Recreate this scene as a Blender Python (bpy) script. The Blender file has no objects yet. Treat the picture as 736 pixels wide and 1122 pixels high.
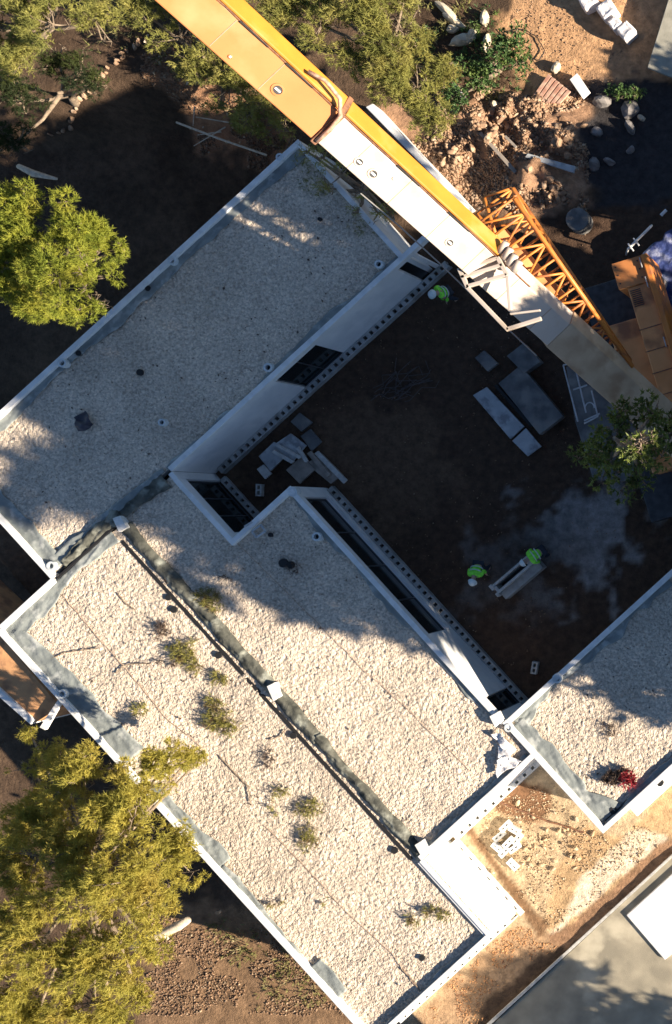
import bpy, math, random
import numpy as np
from mathutils import Vector, Matrix
random.seed(7)
RS = np.random.RandomState(11)
TH = math.radians(42.3); CT, ST = math.cos(TH), math.sin(TH)
H = 46.0; F = 1330.0
sc = bpy.context.scene
COL = sc.collection

# ------------------------------------------------------------------ frames
def W(u, v, z):
    D = H - z
    return Vector(((u - 997) * D / F, (561 - v) * D / F, z))
def Q(a, b, z=0.0):                     # house grid: a along north-east, b along south-east
    return Vector((a * CT + b * ST, a * ST - b * CT, z))
def AB(x, y):
    return (x * CT + y * ST, x * ST - y * CT)

# ------------------------------------------------------------------ materials
def mat(name, c1, c2=None, scale=4.0, rough=0.8, bump=0.0, bscale=None, metal=0.0, c3=None, s3=0.6,
        detail=6.0, spec=0.5, transl=0.0, bdist=0.02, lo=0.35, hi=0.65):
    m = bpy.data.materials.new(name); m.use_nodes = True
    nt = m.node_tree; N = nt.nodes; L = nt.links
    bs = N['Principled BSDF']; out = N['Material Output']
    bs.inputs['Roughness'].default_value = rough
    bs.inputs['Metallic'].default_value = metal
    bs.inputs['Specular IOR Level'].default_value = spec
    geo = N.new('ShaderNodeNewGeometry')
    if c2 is None: c2 = tuple(x * 0.8 for x in c1)
    no = N.new('ShaderNodeTexNoise'); no.inputs['Scale'].default_value = scale; no.inputs['Detail'].default_value = detail
    L.new(geo.outputs['Position'], no.inputs['Vector'])
    r = N.new('ShaderNodeValToRGB'); r.color_ramp.elements[0].position = lo; r.color_ramp.elements[1].position = hi
    r.color_ramp.elements[0].color = (*c2, 1); r.color_ramp.elements[1].color = (*c1, 1)
    L.new(no.outputs['Fac'], r.inputs['Fac'])
    colout = r.outputs['Color']
    if c3 is not None:
        n3 = N.new('ShaderNodeTexNoise'); n3.inputs['Scale'].default_value = s3; n3.inputs['Detail'].default_value = 5
        L.new(geo.outputs['Position'], n3.inputs['Vector'])
        r3 = N.new('ShaderNodeValToRGB'); r3.color_ramp.elements[0].position = 0.52; r3.color_ramp.elements[1].position = 0.66
        L.new(n3.outputs['Fac'], r3.inputs['Fac'])
        mx = N.new('ShaderNodeMixRGB'); mx.inputs['Color2'].default_value = (*c3, 1)
        L.new(r3.outputs['Color'], mx.inputs['Fac']); L.new(colout, mx.inputs['Color1']); colout = mx.outputs['Color']
    L.new(colout, bs.inputs['Base Color'])
    if bump > 0:
        nb = N.new('ShaderNodeTexNoise'); nb.inputs['Scale'].default_value = bscale or scale * 4; nb.inputs['Detail'].default_value = 5
        L.new(geo.outputs['Position'], nb.inputs['Vector'])
        bp = N.new('ShaderNodeBump'); bp.inputs['Strength'].default_value = bump; bp.inputs['Distance'].default_value = bdist
        L.new(nb.outputs['Fac'], bp.inputs['Height']); L.new(bp.outputs['Normal'], bs.inputs['Normal'])
    if transl > 0:
        tr = N.new('ShaderNodeBsdfTranslucent'); L.new(colout, tr.inputs['Color'])
        ms = N.new('ShaderNodeMixShader'); ms.inputs['Fac'].default_value = transl
        L.new(bs.outputs[0], ms.inputs[1]); L.new(tr.outputs[0], ms.inputs[2]); L.new(ms.outputs[0], out.inputs['Surface'])
    return m

M = {}
M['wall'] = mat('wall_render', (.80, .80, .78), (.70, .71, .70), 1.3, .85, .15, 30, c3=(.68, .69, .68), s3=1.7)
M['parapet'] = mat('parapet_coating', (.80, .80, .78), (.66, .67, .66), 2.2, .7, .2, 20, c3=(.62, .63, .62), s3=2.4)
M['membrane'] = mat('membrane', (.27, .295, .28), (.17, .19, .185), 1.6, .55, .5, 5, c3=(.38, .40, .38), s3=2.5, bdist=.06)
M['geotextile'] = mat('geotextile', (.13, .13, .105), (.04, .043, .035), 2.5, .9, .6, 9, c3=(.30, .31, .26), s3=1.8, bdist=.05)
M['dark_inside'] = mat('interior_screed', (.16, .16, .16), (.09, .09, .09), 1.0, .9)
M['glass'] = mat('window_glass', (.012, .02, .022), (.008, .012, .014), 1.0, .08, spec=.6)
M['frame'] = mat('window_frame', (.07, .075, .08), None, 3, .4)
M['block'] = mat('concrete_block', (.55, .54, .50), (.42, .41, .38), 6, .9, .4, 50, c3=(.36, .35, .32), s3=4)
M['paleblock'] = mat('pale_block', (.80, .79, .75), (.66, .65, .61), 7, .9, .3, 50)
M['concrete'] = mat('concrete', (.42, .42, .40), (.30, .30, .29), 3, .85, .3, 30, c3=(.24, .24, .22), s3=1.4)
M['darkconcrete'] = mat('dark_concrete', (.16, .16, .155), (.09, .09, .09), 2.2, .9, .3, 25, c3=(.22, .21, .19), s3=1.4)  # darkened grey, also paints tree shade onto the crane deck
M['asphalt'] = mat('worn_screed', (.36, .32, .235), (.24, .215, .16), 1.1, .92, .5, 45, c3=(.48, .43, .32), s3=.55)
M['cream'] = mat('boom_cream', (.56, .49, .42), (.51, .44, .37), 1.2, .45, .06, 3, c3=(.48, .39, .30), s3=1.3)
M['orange'] = mat('boom_orange', (.52, .21, .07), (.47, .18, .055), .8, .4, .06, 3, c3=(.54, .26, .11), s3=.5)
M['yellow'] = mat('boom_yellow', (.55, .235, .03), (.49, .20, .025), 1.5, .45, .05, 4, c3=(.52, .27, .07), s3=1.1)
M['jib'] = mat('jib_paint', (.62, .23, .04), (.52, .17, .035), 3, .5, c3=(.36, .13, .05), s3=2.6)
M['deep_orange'] = mat('body_orange', (.74, .33, .12), (.60, .25, .08), 1.2, .5, .1, 6, c3=(.30, .12, .05), s3=.9)
M['rustbrown'] = mat('rusty_hose', (.28, .13, .06), (.12, .06, .04), 8, .7, .3, 30)
M['darkmetal'] = mat('dark_metal', (.05, .05, .052), (.02, .02, .02), 4, .5)
M['steel'] = mat('galvanised_steel', (.55, .56, .56), (.38, .39, .40), 5, .45, metal=.3)
M['ironwire'] = mat('rusty_wire', (.11, .09, .085), (.06, .05, .05), 6, .7)
M['white'] = mat('white_paint', (.80, .79, .76), (.70, .69, .66), 4, .6, .1, 20)
M['bag'] = mat('white_bag', (.80, .78, .76), (.62, .60, .60), 3, .8, .6, 10, bdist=.05)
M['blue'] = mat('blue_sheet', (.05, .075, .22), (.025, .035, .12), 2.6, .45, .8, 4, c3=(.26, .28, .38), s3=1.9, bdist=.1)
M['timber'] = mat('weathered_timber', (.34, .29, .24), (.22, .19, .16), 5, .85, .3, 30)
M['lighttimber'] = mat('pale_board', (.46, .48, .48), (.34, .36, .37), 2.5, .8, .2, 20, c3=(.22, .23, .24), s3=3)
M['redtimber'] = mat('red_slats', (.40, .20, .14), (.55, .38, .28), 5, .85, .3, 30)
M['bark'] = mat('pine_bark', (.30, .23, .16), (.16, .12, .085), 9, .95, .6, 30, bdist=.03)
M['deadwood'] = mat('bare_wood', (.62, .54, .42), (.42, .35, .26), 7, .9, .4, 30)
M['rock'] = mat('ochre_rock', (.56, .42, .26), (.36, .25, .15), 5, .95, .6, 18, c3=(.62, .52, .38), s3=3)
M['redrock'] = mat('clod_earth', (.40, .26, .16), (.22, .135, .085), 5, .95, .6, 18, c3=(.50, .38, .27), s3=3)
M['limestone'] = mat('limestone', (.62, .55, .42), (.45, .38, .27), 4, .95, .5, 14)
M['greyrock'] = mat('grey_rock', (.24, .22, .21), (.15, .14, .13), 4, .95, .5, 14)
M['hivis'] = mat('hivis_fabric', (.30, .95, .08), (.20, .75, .05), 9, .8)
M['vestpale'] = mat('reflective_tape', (.62, .70, .66), (.5, .56, .54), 9, .5)
M['skin'] = mat('skin', (.42, .27, .20), None, 3, .6)
M['trousers'] = mat('work_trousers', (.03, .035, .05), None, 5, .9)
M['helmet'] = mat('helmet_shell', (.72, .80, .78), (.66, .74, .72), 5, .35)
M['boot'] = mat('boot_leather', (.04, .03, .02), None, 5, .7)
M['black'] = mat('black_rubber', (.012, .012, .013), None, 3, .7)
M['pipewhite'] = mat('pvc_pipe', (.66, .70, .70), (.5, .54, .55), 5, .5)
M['cord'] = mat('rusty_cord', (.44, .30, .20), (.34, .22, .15), 5, .8)
M['rope'] = mat('steel_rope', (.34, .33, .31), None, 5, .5)
M['clay'] = mat('clay_earth', (.62, .33, .15), (.50, .26, .12), 2.2, .95, .5, 12, c3=(.30, .15, .08), s3=1.6)
M['n_olive'] = mat('needles_olive', (.50, .43, .085), (.30, .28, .055), 1.7, .7, c3=(.44, .36, .08), s3=.8, transl=.32, spec=.25)
M['n_bright'] = mat('needles_bright', (.36, .37, .05), (.20, .245, .035), 2.0, .7, c3=(.40, .38, .06), s3=.9, transl=.28, spec=.25)
M['n_green'] = mat('needles_green', (.39, .37, .10), (.21, .22, .06), 1.6, .75, c3=(.36, .33, .10), s3=.8, transl=.3, spec=.25)
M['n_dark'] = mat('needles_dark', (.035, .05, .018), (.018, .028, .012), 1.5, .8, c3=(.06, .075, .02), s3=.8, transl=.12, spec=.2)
M['n_lime'] = mat('leaves_lime', (.22, .27, .055), (.08, .11, .025), 2.5, .6, transl=.3)
M['leaf'] = mat('leaves_green', (.11, .20, .055), (.05, .11, .035), 2.5, .6, c3=(.17, .24, .06), s3=1.4, transl=.25)
M['weed'] = mat('weed_leaves', (.30, .28, .06), (.16, .15, .04), 6, .8, c3=(.16, .10, .05), s3=3.5, transl=.2)
M['weedbrown'] = mat('dry_weed', (.13, .085, .06), (.07, .05, .04), 6, .85, transl=.1)
M['redleaf'] = mat('red_leaves', (.38, .035, .045), (.22, .02, .03), 7, .6, transl=.2)
M['litter'] = mat('leaf_litter', (.30, .185, .11), (.13, .08, .05), 7, .95, c3=(.40, .30, .2), s3=9)
M['grass'] = mat('dry_grass', (.30, .27, .10), (.16, .17, .05), 2.5, .85, c3=(.38, .31, .17), s3=1.2, transl=.25)
M['purplebag'] = mat('dark_sheet', (.05, .045, .065), (.03, .03, .04), 3, .6, .5, 8)

def gravel_mat():
    m = mat('roof_gravel', (.72, .605, .475), (.48, .40, .31), 9, .95, lo=.3, hi=.6, detail=3)
    nt = m.node_tree; N = nt.nodes; L = nt.links; bs = N['Principled BSDF']
    geo = N.new('ShaderNodeNewGeometry')
    vo = N.new('ShaderNodeTexVoronoi'); vo.inputs['Scale'].default_value = 19
    L.new(geo.outputs['Position'], vo.inputs['Vector'])
    src = bs.inputs['Base Color'].links[0].from_socket
    hs = N.new('ShaderNodeSeparateColor'); L.new(vo.outputs['Color'], hs.inputs[0])
    mr = N.new('ShaderNodeMapRange'); mr.inputs['To Min'].default_value = .72; mr.inputs['To Max'].default_value = 1.22
    L.new(hs.outputs[0], mr.inputs['Value'])
    mul = N.new('ShaderNodeVectorMath'); mul.operation = 'MULTIPLY'
    L.new(src, mul.inputs[0]); L.new(mr.outputs[0], mul.inputs[1])
    big = N.new('ShaderNodeTexNoise'); big.inputs['Scale'].default_value = .55; big.inputs['Detail'].default_value = 6
    L.new(geo.outputs['Position'], big.inputs['Vector'])
    mr2 = N.new('ShaderNodeMapRange'); mr2.inputs['From Min'].default_value = .3; mr2.inputs['From Max'].default_value = .7
    mr2.inputs['To Min'].default_value = .80; mr2.inputs['To Max'].default_value = 1.12
    L.new(big.outputs['Fac'], mr2.inputs['Value'])
    mul2 = N.new('ShaderNodeVectorMath'); mul2.operation = 'MULTIPLY'
    L.new(mul.outputs[0], mul2.inputs[0]); L.new(mr2.outputs[0], mul2.inputs[1])
    L.new(mul2.outputs[0], bs.inputs['Base Color'])
    bp = N.new('ShaderNodeBump'); bp.inputs['Strength'].default_value = .8; bp.inputs['Distance'].default_value = .03; bp.invert = True
    L.new(vo.outputs['Distance'], bp.inputs['Height']); L.new(bp.outputs['Normal'], bs.inputs['Normal'])
    return m
M['gravel'] = gravel_mat()

def soil_mat():
    m = bpy.data.materials.new('soil'); m.use_nodes = True
    nt = m.node_tree; N = nt.nodes; L = nt.links; bs = N['Principled BSDF']
    bs.inputs['Roughness'].default_value = .97; bs.inputs['Specular IOR Level'].default_value = .2
    at = N.new('ShaderNodeAttribute'); at.attribute_name = 'soil'
    geo = N.new('ShaderNodeNewGeometry')
    no = N.new('ShaderNodeTexNoise'); no.inputs['Scale'].default_value = 3.2; no.inputs['Detail'].default_value = 9; no.inputs['Roughness'].default_value = .68
    L.new(geo.outputs['Position'], no.inputs['Vector'])
    mr = N.new('ShaderNodeMapRange'); mr.inputs['From Min'].default_value = .3; mr.inputs['From Max'].default_value = .7
    mr.inputs['To Min'].default_value = .55; mr.inputs['To Max'].default_value = 1.35
    L.new(no.outputs['Fac'], mr.inputs['Value'])
    mul = N.new('ShaderNodeVectorMath'); mul.operation = 'MULTIPLY'
    L.new(at.outputs['Color'], mul.inputs[0]); L.new(mr.outputs[0], mul.inputs[1])
    L.new(mul.outputs[0], bs.inputs['Base Color'])
    nb = N.new('ShaderNodeTexNoise'); nb.inputs['Scale'].default_value = 9; nb.inputs['Detail'].default_value = 8; nb.inputs['Roughness'].default_value = .7
    L.new(geo.outputs['Position'], nb.inputs['Vector'])
    bp = N.new('ShaderNodeBump'); bp.inputs['Strength'].default_value = .8; bp.inputs['Distance'].default_value = .12
    L.new(nb.outputs['Fac'], bp.inputs['Height']); L.new(bp.outputs['Normal'], bs.inputs['Normal'])
    return m
M['soil'] = soil_mat()

# ------------------------------------------------------------------ object helpers
def tag(o, label=None, cat=None, group=None, kind=None):
    if label: o['label'] = label
    if cat: o['category'] = cat
    if group: o['group'] = group
    if kind: o['kind'] = kind
    return o
def empty(name, loc, label, cat, group=None):
    o = bpy.data.objects.new(name, None); COL.objects.link(o); o.location = loc
    o.empty_display_size = .3
    tag(o, label, cat, group)
    EMP[o.name] = Vector(loc)
    return o
EMP = {}
def link(name, me, m, parent=None, smooth=False, bevel=0, label=None):
    me.materials.append(M[m] if isinstance(m, str) else m)
    o = bpy.data.objects.new(name, me); COL.objects.link(o)
    if smooth:
        me.polygons.foreach_set('use_smooth', [True] * len(me.polygons))
    if parent is not None:
        off = Vector((0, 0, 0)); p = parent
        while p is not None:
            off += Vector(p.location); p = p.parent
        o.parent = parent; o.location = -off if parent.type == 'EMPTY' or True else off
    if bevel:
        b = o.modifiers.new('bevel', 'BEVEL'); b.width = bevel; b.segments = 2; b.limit_method = 'ANGLE'
    if label: o['label'] = label
    return o
class MB:                                   # collects shapes in world coordinates
    def __init__(s): s.v = []; s.f = []
    def add(s, vs, fs):
        n = len(s.v); s.v += [tuple(x) for x in vs]; s.f += [tuple(n + i for i in f) for f in fs]; return s
    def prism(s, poly, z0, z1):             # poly: list of (x, y); z may be per-vertex list
        n = len(poly)
        ar = sum(poly[i][0] * poly[(i + 1) % n][1] - poly[(i + 1) % n][0] * poly[i][1] for i in range(n))
        if ar < 0: poly = poly[::-1]
        vs = [(p[0], p[1], z0) for p in poly] + [(p[0], p[1], z1) for p in poly]
        fs = [tuple(range(n - 1, -1, -1)), tuple(range(n, 2 * n))] + [(i, (i + 1) % n, n + (i + 1) % n, n + i) for i in range(n)]
        return s.add(vs, fs)
    def qbox(s, a0, a1, b0, b1, z0, z1):
        return s.prism([Q(a0, b0)[:2], Q(a1, b0)[:2], Q(a1, b1)[:2], Q(a0, b1)[:2]], z0, z1)
    def ipoly(s, pts, z0, z1):              # image-plane outline taken at height z1
        return s.prism([W(u, v, z1)[:2] for u, v in pts], z0, z1)
    def bar(s, p0, p1, w, h, up=(0, 0, 1)):
        p0 = Vector(p0); p1 = Vector(p1); d = (p1 - p0).normalized(); up = Vector(up)
        if abs(d.dot(up)) > .98: up = Vector((1, 0, 0))
        r = d.cross(up).normalized(); u = r.cross(d)
        vs = []
        for p in (p0, p1):
            for x, y in ((-1, -1), (1, -1), (1, 1), (-1, 1)): vs.append(p + r * x * w / 2 + u * y * h / 2)
        return s.add(vs, [(3, 2, 1, 0), (4, 5, 6, 7), (0, 1, 5, 4), (1, 2, 6, 5), (2, 3, 7, 6), (3, 0, 4, 7)])
    def tube(s, pts, r, n=8, r2=None, cap=True):
        pts = [Vector(p) for p in pts]; k = len(pts); rings = []
        for i, p in enumerate(pts):
            d = (pts[min(i + 1, k - 1)] - pts[max(i - 1, 0)]).normalized()
            up = Vector((0, 0, 1)) if abs(d.z) < .9 else Vector((1, 0, 0))
            a = d.cross(up).normalized(); b = a.cross(d)
            rr = r if r2 is None else r + (r2 - r) * i / (k - 1)
            if isinstance(r, (list, tuple)): rr = r[i]
            rings.append([p + (a * math.cos(t) + b * math.sin(t)) * rr for t in [2 * math.pi * j / n for j in range(n)]])
        vs = [x for ring in rings for x in ring]; fs = []
        for i in range(k - 1):
            for j in range(n):
                fs.append((i * n + j, i * n + (j + 1) % n, (i + 1) * n + (j + 1) % n, (i + 1) * n + j))
        if cap: fs += [tuple(range(n - 1, -1, -1)), tuple((k - 1) * n + j for j in range(n))]
        return s.add(vs, fs)
    def blob(s, c, rx, ry, rz, seed=0, rough=.25, n=3, rot=0):
        rr = random.Random(seed); import bmesh
        bm = bmesh.new(); bmesh.ops.create_icosphere(bm, subdivisions=n, radius=1)
        ph = [rr.uniform(0, 6.28) for _ in range(9)]; k = [rr.uniform(1.5, 3.6) for _ in range(9)]
        cuts = [(Vector((rr.gauss(0, 1), rr.gauss(0, 1), rr.gauss(0, 1))).normalized(), rr.uniform(.55, .85)) for _ in range(7)]
        cr, sr = math.cos(rot), math.sin(rot); vs = []
        for v in bm.verts:
            p = v.co.copy()
            for nn, dd in cuts:
                e = p.dot(nn)
                if e > dd: p -= nn * (e - dd) * .85
            g = 1 + rough * .3 * (math.sin(k[0] * p.x + ph[0]) + math.sin(k[1] * p.y * 1.3 + ph[1]) + math.sin(k[2] * p.z * 1.7 + ph[2])) + rr.uniform(-.04, .04) * rough * 4
            x, y, z = p.x * rx * g, p.y * ry * g, p.z * rz * g
            vs.append((c[0] + x * cr - y * sr, c[1] + x * sr + y * cr, c[2] + z))
        fs = [tuple(v.index for v in f.verts) for f in bm.faces]; bm.free()
        return s.add(vs, fs)
    def build(s, name, m, parent=None, smooth=False, bevel=0, label=None):
        me = bpy.data.meshes.new(name); me.from_pydata(s.v, [], s.f); me.update()
        return link(name, me, m, parent, smooth, bevel, label)
def recenter(o):                              # move a single-mesh thing's origin to its base
    me = o.data; co = np.empty(len(me.vertices) * 3); me.vertices.foreach_get('co', co); co = co.reshape(-1, 3)
    c = np.array([co[:, 0].mean(), co[:, 1].mean(), co[:, 2].min()]); co -= c
    me.vertices.foreach_set('co', co.ravel()); me.update(); o.location = Vector(c) + Vector(o.location); return o
def npmesh(name, co, faces, k):
    me = bpy.data.meshes.new(name); n = len(faces)
    me.vertices.add(len(co)); me.vertices.foreach_set('co', np.ascontiguousarray(co, dtype=np.float32).ravel())
    me.loops.add(n * k); me.loops.foreach_set('vertex_index', np.ascontiguousarray(faces, dtype=np.int32).ravel())
    me.polygons.add(n); me.polygons.foreach_set('loop_start', np.arange(0, n * k, k, dtype=np.int32))
    me.polygons.foreach_set('loop_total', np.full(n, k, dtype=np.int32))
    me.update(calc_edges=True); return me
_lat = {}
def vn(x, y, scale, seed=0):                  # value noise 0..1
    if seed not in _lat: _lat[seed] = np.random.RandomState(1000 + seed).rand(256, 256)
    T = _lat[seed]; x = np.asarray(x) / scale; y = np.asarray(y) / scale
    xi = np.floor(x).astype(int); yi = np.floor(y).astype(int); fx = x - xi; fy = y - yi
    fx = fx * fx * (3 - 2 * fx); fy = fy * fy * (3 - 2 * fy)
    g = lambda i, j: T[i % 256, j % 256]
    return (g(xi, yi) * (1 - fx) + g(xi + 1, yi) * fx) * (1 - fy) + (g(xi, yi + 1) * (1 - fx) + g(xi + 1, yi + 1) * fx) * fy
def grid_mesh(name, X, Y, Z):
    ny, nx = X.shape; idx = np.arange(nx * ny).reshape(ny, nx)
    f = np.stack([idx[:-1, :-1], idx[:-1, 1:], idx[1:, 1:], idx[1:, :-1]], -1).reshape(-1, 4)
    return npmesh(name, np.stack([X, Y, Z], -1).reshape(-1, 3), f, 4)

# ------------------------------------------------------------------ ground
def gpos(u, v): p = W(u, v, 0); return p.x, p.y
MOUNDS = [(520, 142, 1.5, .75), (545, 158, 1.0, .7), (590, 140, 1.3, .85), (622, 155, 1.0, .9), (585, 195, 1.5, .9), (610, 205, 1.0, .8),
          (500, 175, .8, .5), (490, 130, .9, .5), (560, 125, .9, .6)]
def height(x, y):
    h = (vn(x, y, 3.0, 1) - .5) * .12 + (vn(x, y, .7, 2) - .5) * .06 + (vn(x, y, .28, 3) - .5) * .035
    r = np.zeros_like(h)
    for u, v, rad, hh in MOUNDS:
        cx, cy = gpos(u, v); d2 = ((x - cx) ** 2 + (y - cy) ** 2) / rad ** 2
        r = np.maximum(r, np.exp(-d2 * 1.3) * hh)
    h = h + r * (.55 + .9 * vn(x, y, .45, 5)) + np.minimum(r, .4) * (vn(x, y, .2, 6) - .5) * .5
    for u, v, rad, hh in ((510, 195, 1.0, .35), (545, 190, .9, .3)):
        cx, cy = gpos(u, v); h = h - hh * np.exp(-((x - cx) ** 2 + (y - cy) ** 2) / rad ** 2)
    a_, b_ = AB(x, y)
    k1 = np.clip((-24.0 - b_) / 1.0, 0, 1) * np.clip((-27.9 - x + (y - 15) * .55) / 1.2 + 4.2, 0, 1) * np.clip((17.2 - y + (x + 24) * .12) / 1.6, 0, 1)
    k2 = np.clip((-26.7 - a_) / 1.0, 0, 1)
    k = np.maximum(k1, k2); k = k * k * (3 - 2 * k)
    return h - 2.3 * k
def inpoly(x, y, pts, soft=.25):              # soft-edged inside test, px outline on the ground
    P = [gpos(u, v) for u, v in pts]; n = len(P)
    inside = np.zeros(x.shape, bool); dist = np.full(x.shape, 1e9)
    for i in range(n):
        x0, y0 = P[i]; x1, y1 = P[(i + 1) % n]
        c = ((y0 > y) != (y1 > y)) & (x < (x1 - x0) * (y - y0) / (y1 - y0 + 1e-12) + x0); inside ^= c
        t = np.clip(((x - x0) * (x1 - x0) + (y - y0) * (y1 - y0)) / ((x1 - x0) ** 2 + (y1 - y0) ** 2), 0, 1)
        dist = np.minimum(dist, np.hypot(x - x0 - t * (x1 - x0), y - y0 - t * (y1 - y0)))
    sd = np.where(inside, dist, -dist) + (vn(x, y, .8, 8) - .5) * soft * 2.0 + (vn(x, y, .25, 9) - .5) * soft
    return np.clip(sd / (soft * .8) + .5, 0, 1)[..., None]
xs = np.arange(-38, 2, .115); ys = np.arange(-22.5, 21.5, .115)
X, Y = np.meshgrid(xs, ys)
Hm = height(X, Y)
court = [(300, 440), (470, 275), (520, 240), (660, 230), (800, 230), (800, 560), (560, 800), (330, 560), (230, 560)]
flat = inpoly(X, Y, court, .6)[..., 0]
Hm = Hm * (1 - flat * .45)
me = grid_mesh('ground', X, Y, Hm)
C = np.empty(X.shape + (3,)); C[:] = (.095, .062, .04)  # base soil kept dark to deepen shaded ground; sunlit patches go lighter
C = C * (.7 + .6 * vn(X, Y, 1.4, 12))[..., None]
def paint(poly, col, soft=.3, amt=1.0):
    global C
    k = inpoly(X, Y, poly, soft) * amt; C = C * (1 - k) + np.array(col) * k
paint([(150, 40), (200, 20), (330, 150), (290, 175), (180, 140)], (.38, .21, .12), .5)  # bank soil painted lighter where the sun falls
paint([(120, 1000), (420, 1060), (420, 1200), (100, 1200)], (.24, .15, .085), .6)  # sunlight on the bottom strip put into a lighter soil colour
paint([(540, -80), (800, -80), (800, 90), (640, 95), (590, 130), (560, 80)], (.52, .31, .165), .4)
paint([(440, 110), (560, 100), (660, 90), (650, 240), (560, 250), (470, 200), (400, 130)], (.36, .215, .13), .4)
paint([(640, 90), (820, 85), (820, 260), (650, 240)], (.05, .045, .045), .4)  # shade over the upper right ground painted into the soil
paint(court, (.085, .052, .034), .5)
paint([(330, 500), (400, 440), (480, 470), (500, 560), (420, 580)], (.14, .088, .055), 1.2, .8)
paint([(600, 560), (660, 530), (690, 570), (680, 620), (630, 640), (600, 610)], (.34, .32, .30), 1.5, .9)
paint([(530, 610), (590, 570), (640, 600), (600, 650), (560, 660), (520, 650)], (.17, .15, .135), 1.4, .7)
paint([(460, 900), (600, 800), (760, 800), (760, 900), (700, 960), (560, 1060), (420, 1200), (380, 1200)], (.56, .42, .26), .25)
paint([(505, 880), (560, 850), (600, 870), (590, 900)], (.24, .13, .07), .25)
paint([(440, 1122), (560, 1010), (610, 1035), (470, 1150), (420, 1150)], (.40, .26, .15), .3)
paint([(600, 1015), (640, 1020), (790, 880), (790, 850), (730, 860), (690, 915), (625, 905)], (.52, .35, .19), .2)
paint([(607, 1025), (732, 918), (690, 912), (640, 960)], (.74, .62, .46), .15)
paint([(600, 1030), (620, 1040), (780, 900), (780, 885), (700, 945), (640, 1000)], (.32, .19, .11), .12)
paint([(505, 905), (515, 900), (600, 1015), (590, 1025)], (.22, .13, .07), .12)
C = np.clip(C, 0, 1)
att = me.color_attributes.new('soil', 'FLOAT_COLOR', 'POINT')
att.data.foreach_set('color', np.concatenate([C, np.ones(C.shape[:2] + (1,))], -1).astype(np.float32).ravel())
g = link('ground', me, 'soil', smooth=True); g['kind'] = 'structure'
t = MB().prism([(-200, -200), (200, -200), (200, 200), (-200, 200)], -3.6, -3.4).build('terrain', mat('far_soil', (.13, .09, .055), (.08, .06, .04), .8, .95)); t['kind'] = 'structure'

# worn screed apron at the bottom right and the rim that divides it from the trench
rd = MB().ipoly([(540, 1122), (497, 1160), (820, 1160), (820, 868), (736, 940)], -.3, .06).build('pavement', 'asphalt'); rd['kind'] = 'structure'

def gz(x, y): return float(height(np.array([x]), np.array([y]))[0])

# ------------------------------------------------------------------ house
ZR = 2.7
house = empty('house', Q(-20, -10, 0), 'unfinished single-storey house with gravel flat roofs wrapped round the dark courtyard', 'house')
T = .18
def walls(name, segs, label=None):
    m = MB()
    for a0, a1, b0, b1, z0, z1 in segs: m.qbox(a0, a1, b0, b1, z0, z1)
    return m.build(name, 'wall', house, bevel=.012, label=label)
# north-west wing
NA0, NA1, NB0, NB1 = -24.25, -7.2, -24.5, -18.8
walls('wall', [(NA0, NA1, NB0, NB0 + T, -3, ZR), (NA0, NA0 + T, NB0 + T, -18.9, -3, ZR), (NA1 - T, NA1, NB0 + T, NB1 - T, -3, ZR),
      (-18.5, -13.7, NB1 - T, NB1, -3, ZR), (-11.75, -7.75, NB1 - T, NB1, -3, ZR), (-13.7, -11.75, NB1 - T, NB1, 2.4, ZR), (-13.7, -11.75, NB1 - T, NB1, -.3, .12),
      (-7.75, -6.2, NB1 - T, NB1, 2.42, ZR), (-7.05, -6.9, NB1 - T + .02, NB1 - .02, -.3, 2.42)], 'white wall with one tall window and dappled light')
# strips of the south-west wing
LA0, LA1, LB0, LB1 = -26.95, -21.25, -18.85, 1.15
walls('wall', [(LA0, LA0 + T, LB0, LB1, -3, ZR), (LA0 + T, NA0 , LB0, LB0 + T, -3, ZR), (LA0 + T, LA1 - T, LB1 - T, LB1, -3, ZR), (LA1 - T, LA1, -2.55, LB1, -3, ZR)],
      'sunlit white wall at the lower end of the long roof')
walls('wall', [(LA1, -15.8, -2.55 - T, -2.55, -3, ZR),
      (-18.5 - T, -18.5, -18.8, -18.45, -3, ZR), (-18.5 - T, -18.5, -18.45, -15.85, 2.25, ZR), (-18.5 - T, -18.5, -15.85, -15.55 + T, -3, ZR),
      (-18.5, -15.72 - T, -15.55, -15.55 + T, -3, ZR),
      (-15.72 - T, -15.72, -15.55, -15.05, -3, ZR), (-15.72 - T, -15.72, -15.05, -8.4, 2.42, ZR), (-15.72 - T, -15.72, -15.05, -8.4, -.3, .68),
      (-15.72 - T, -15.72, -8.4, -5.35, -3, ZR), (-15.72 - T, -15.72, -5.35, -4.6, 2.45, ZR), (-15.72 - T, -15.72, -4.6, -4.2, -3, ZR)],
      'white courtyard wall with a long ribbon window')
walls('wall', [(-15.8, 1.5, -4.2, -4.2 + T, -3, ZR), (-15.8, -15.8 + T, -4.2 + T, 1.1, -3, ZR), (-15.8 + T, 1.5, 1.1 - T, 1.1, -3, ZR)],
      'white wall of the wing right of the courtyard')
# ceilings (roof slab) and floors
for nm, (a0, a1, b0, b1) in {'n': (NA0 + T + .004, NA1 - T - .004, NB0 + T + .004, NB1 - T - .004), 'l': (LA0 + T + .004, LA1 - T, LB0 + T + .02, LB1 - T - .004),
        'r1': (LA1 - T + .004, -18.5 - T - .004, NB1 + .004, -15.55), 'r2': (LA1 - T + .008, -15.72 - T - .004, -15.55 + T + .004, -2.55 - T - .004),
        'w': (-15.8 + T + .004, 1.5, -4.2 + T + .004, 1.1 - T - .004)}.items():
    MB().qbox(a0, a1, b0, b1, 2.30, 2.46).build('roof_slab', 'concrete', house)
    MB().qbox(a0, a1, b0, b1, -.2, .08).build('floor_slab', 'dark_inside', house)

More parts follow.
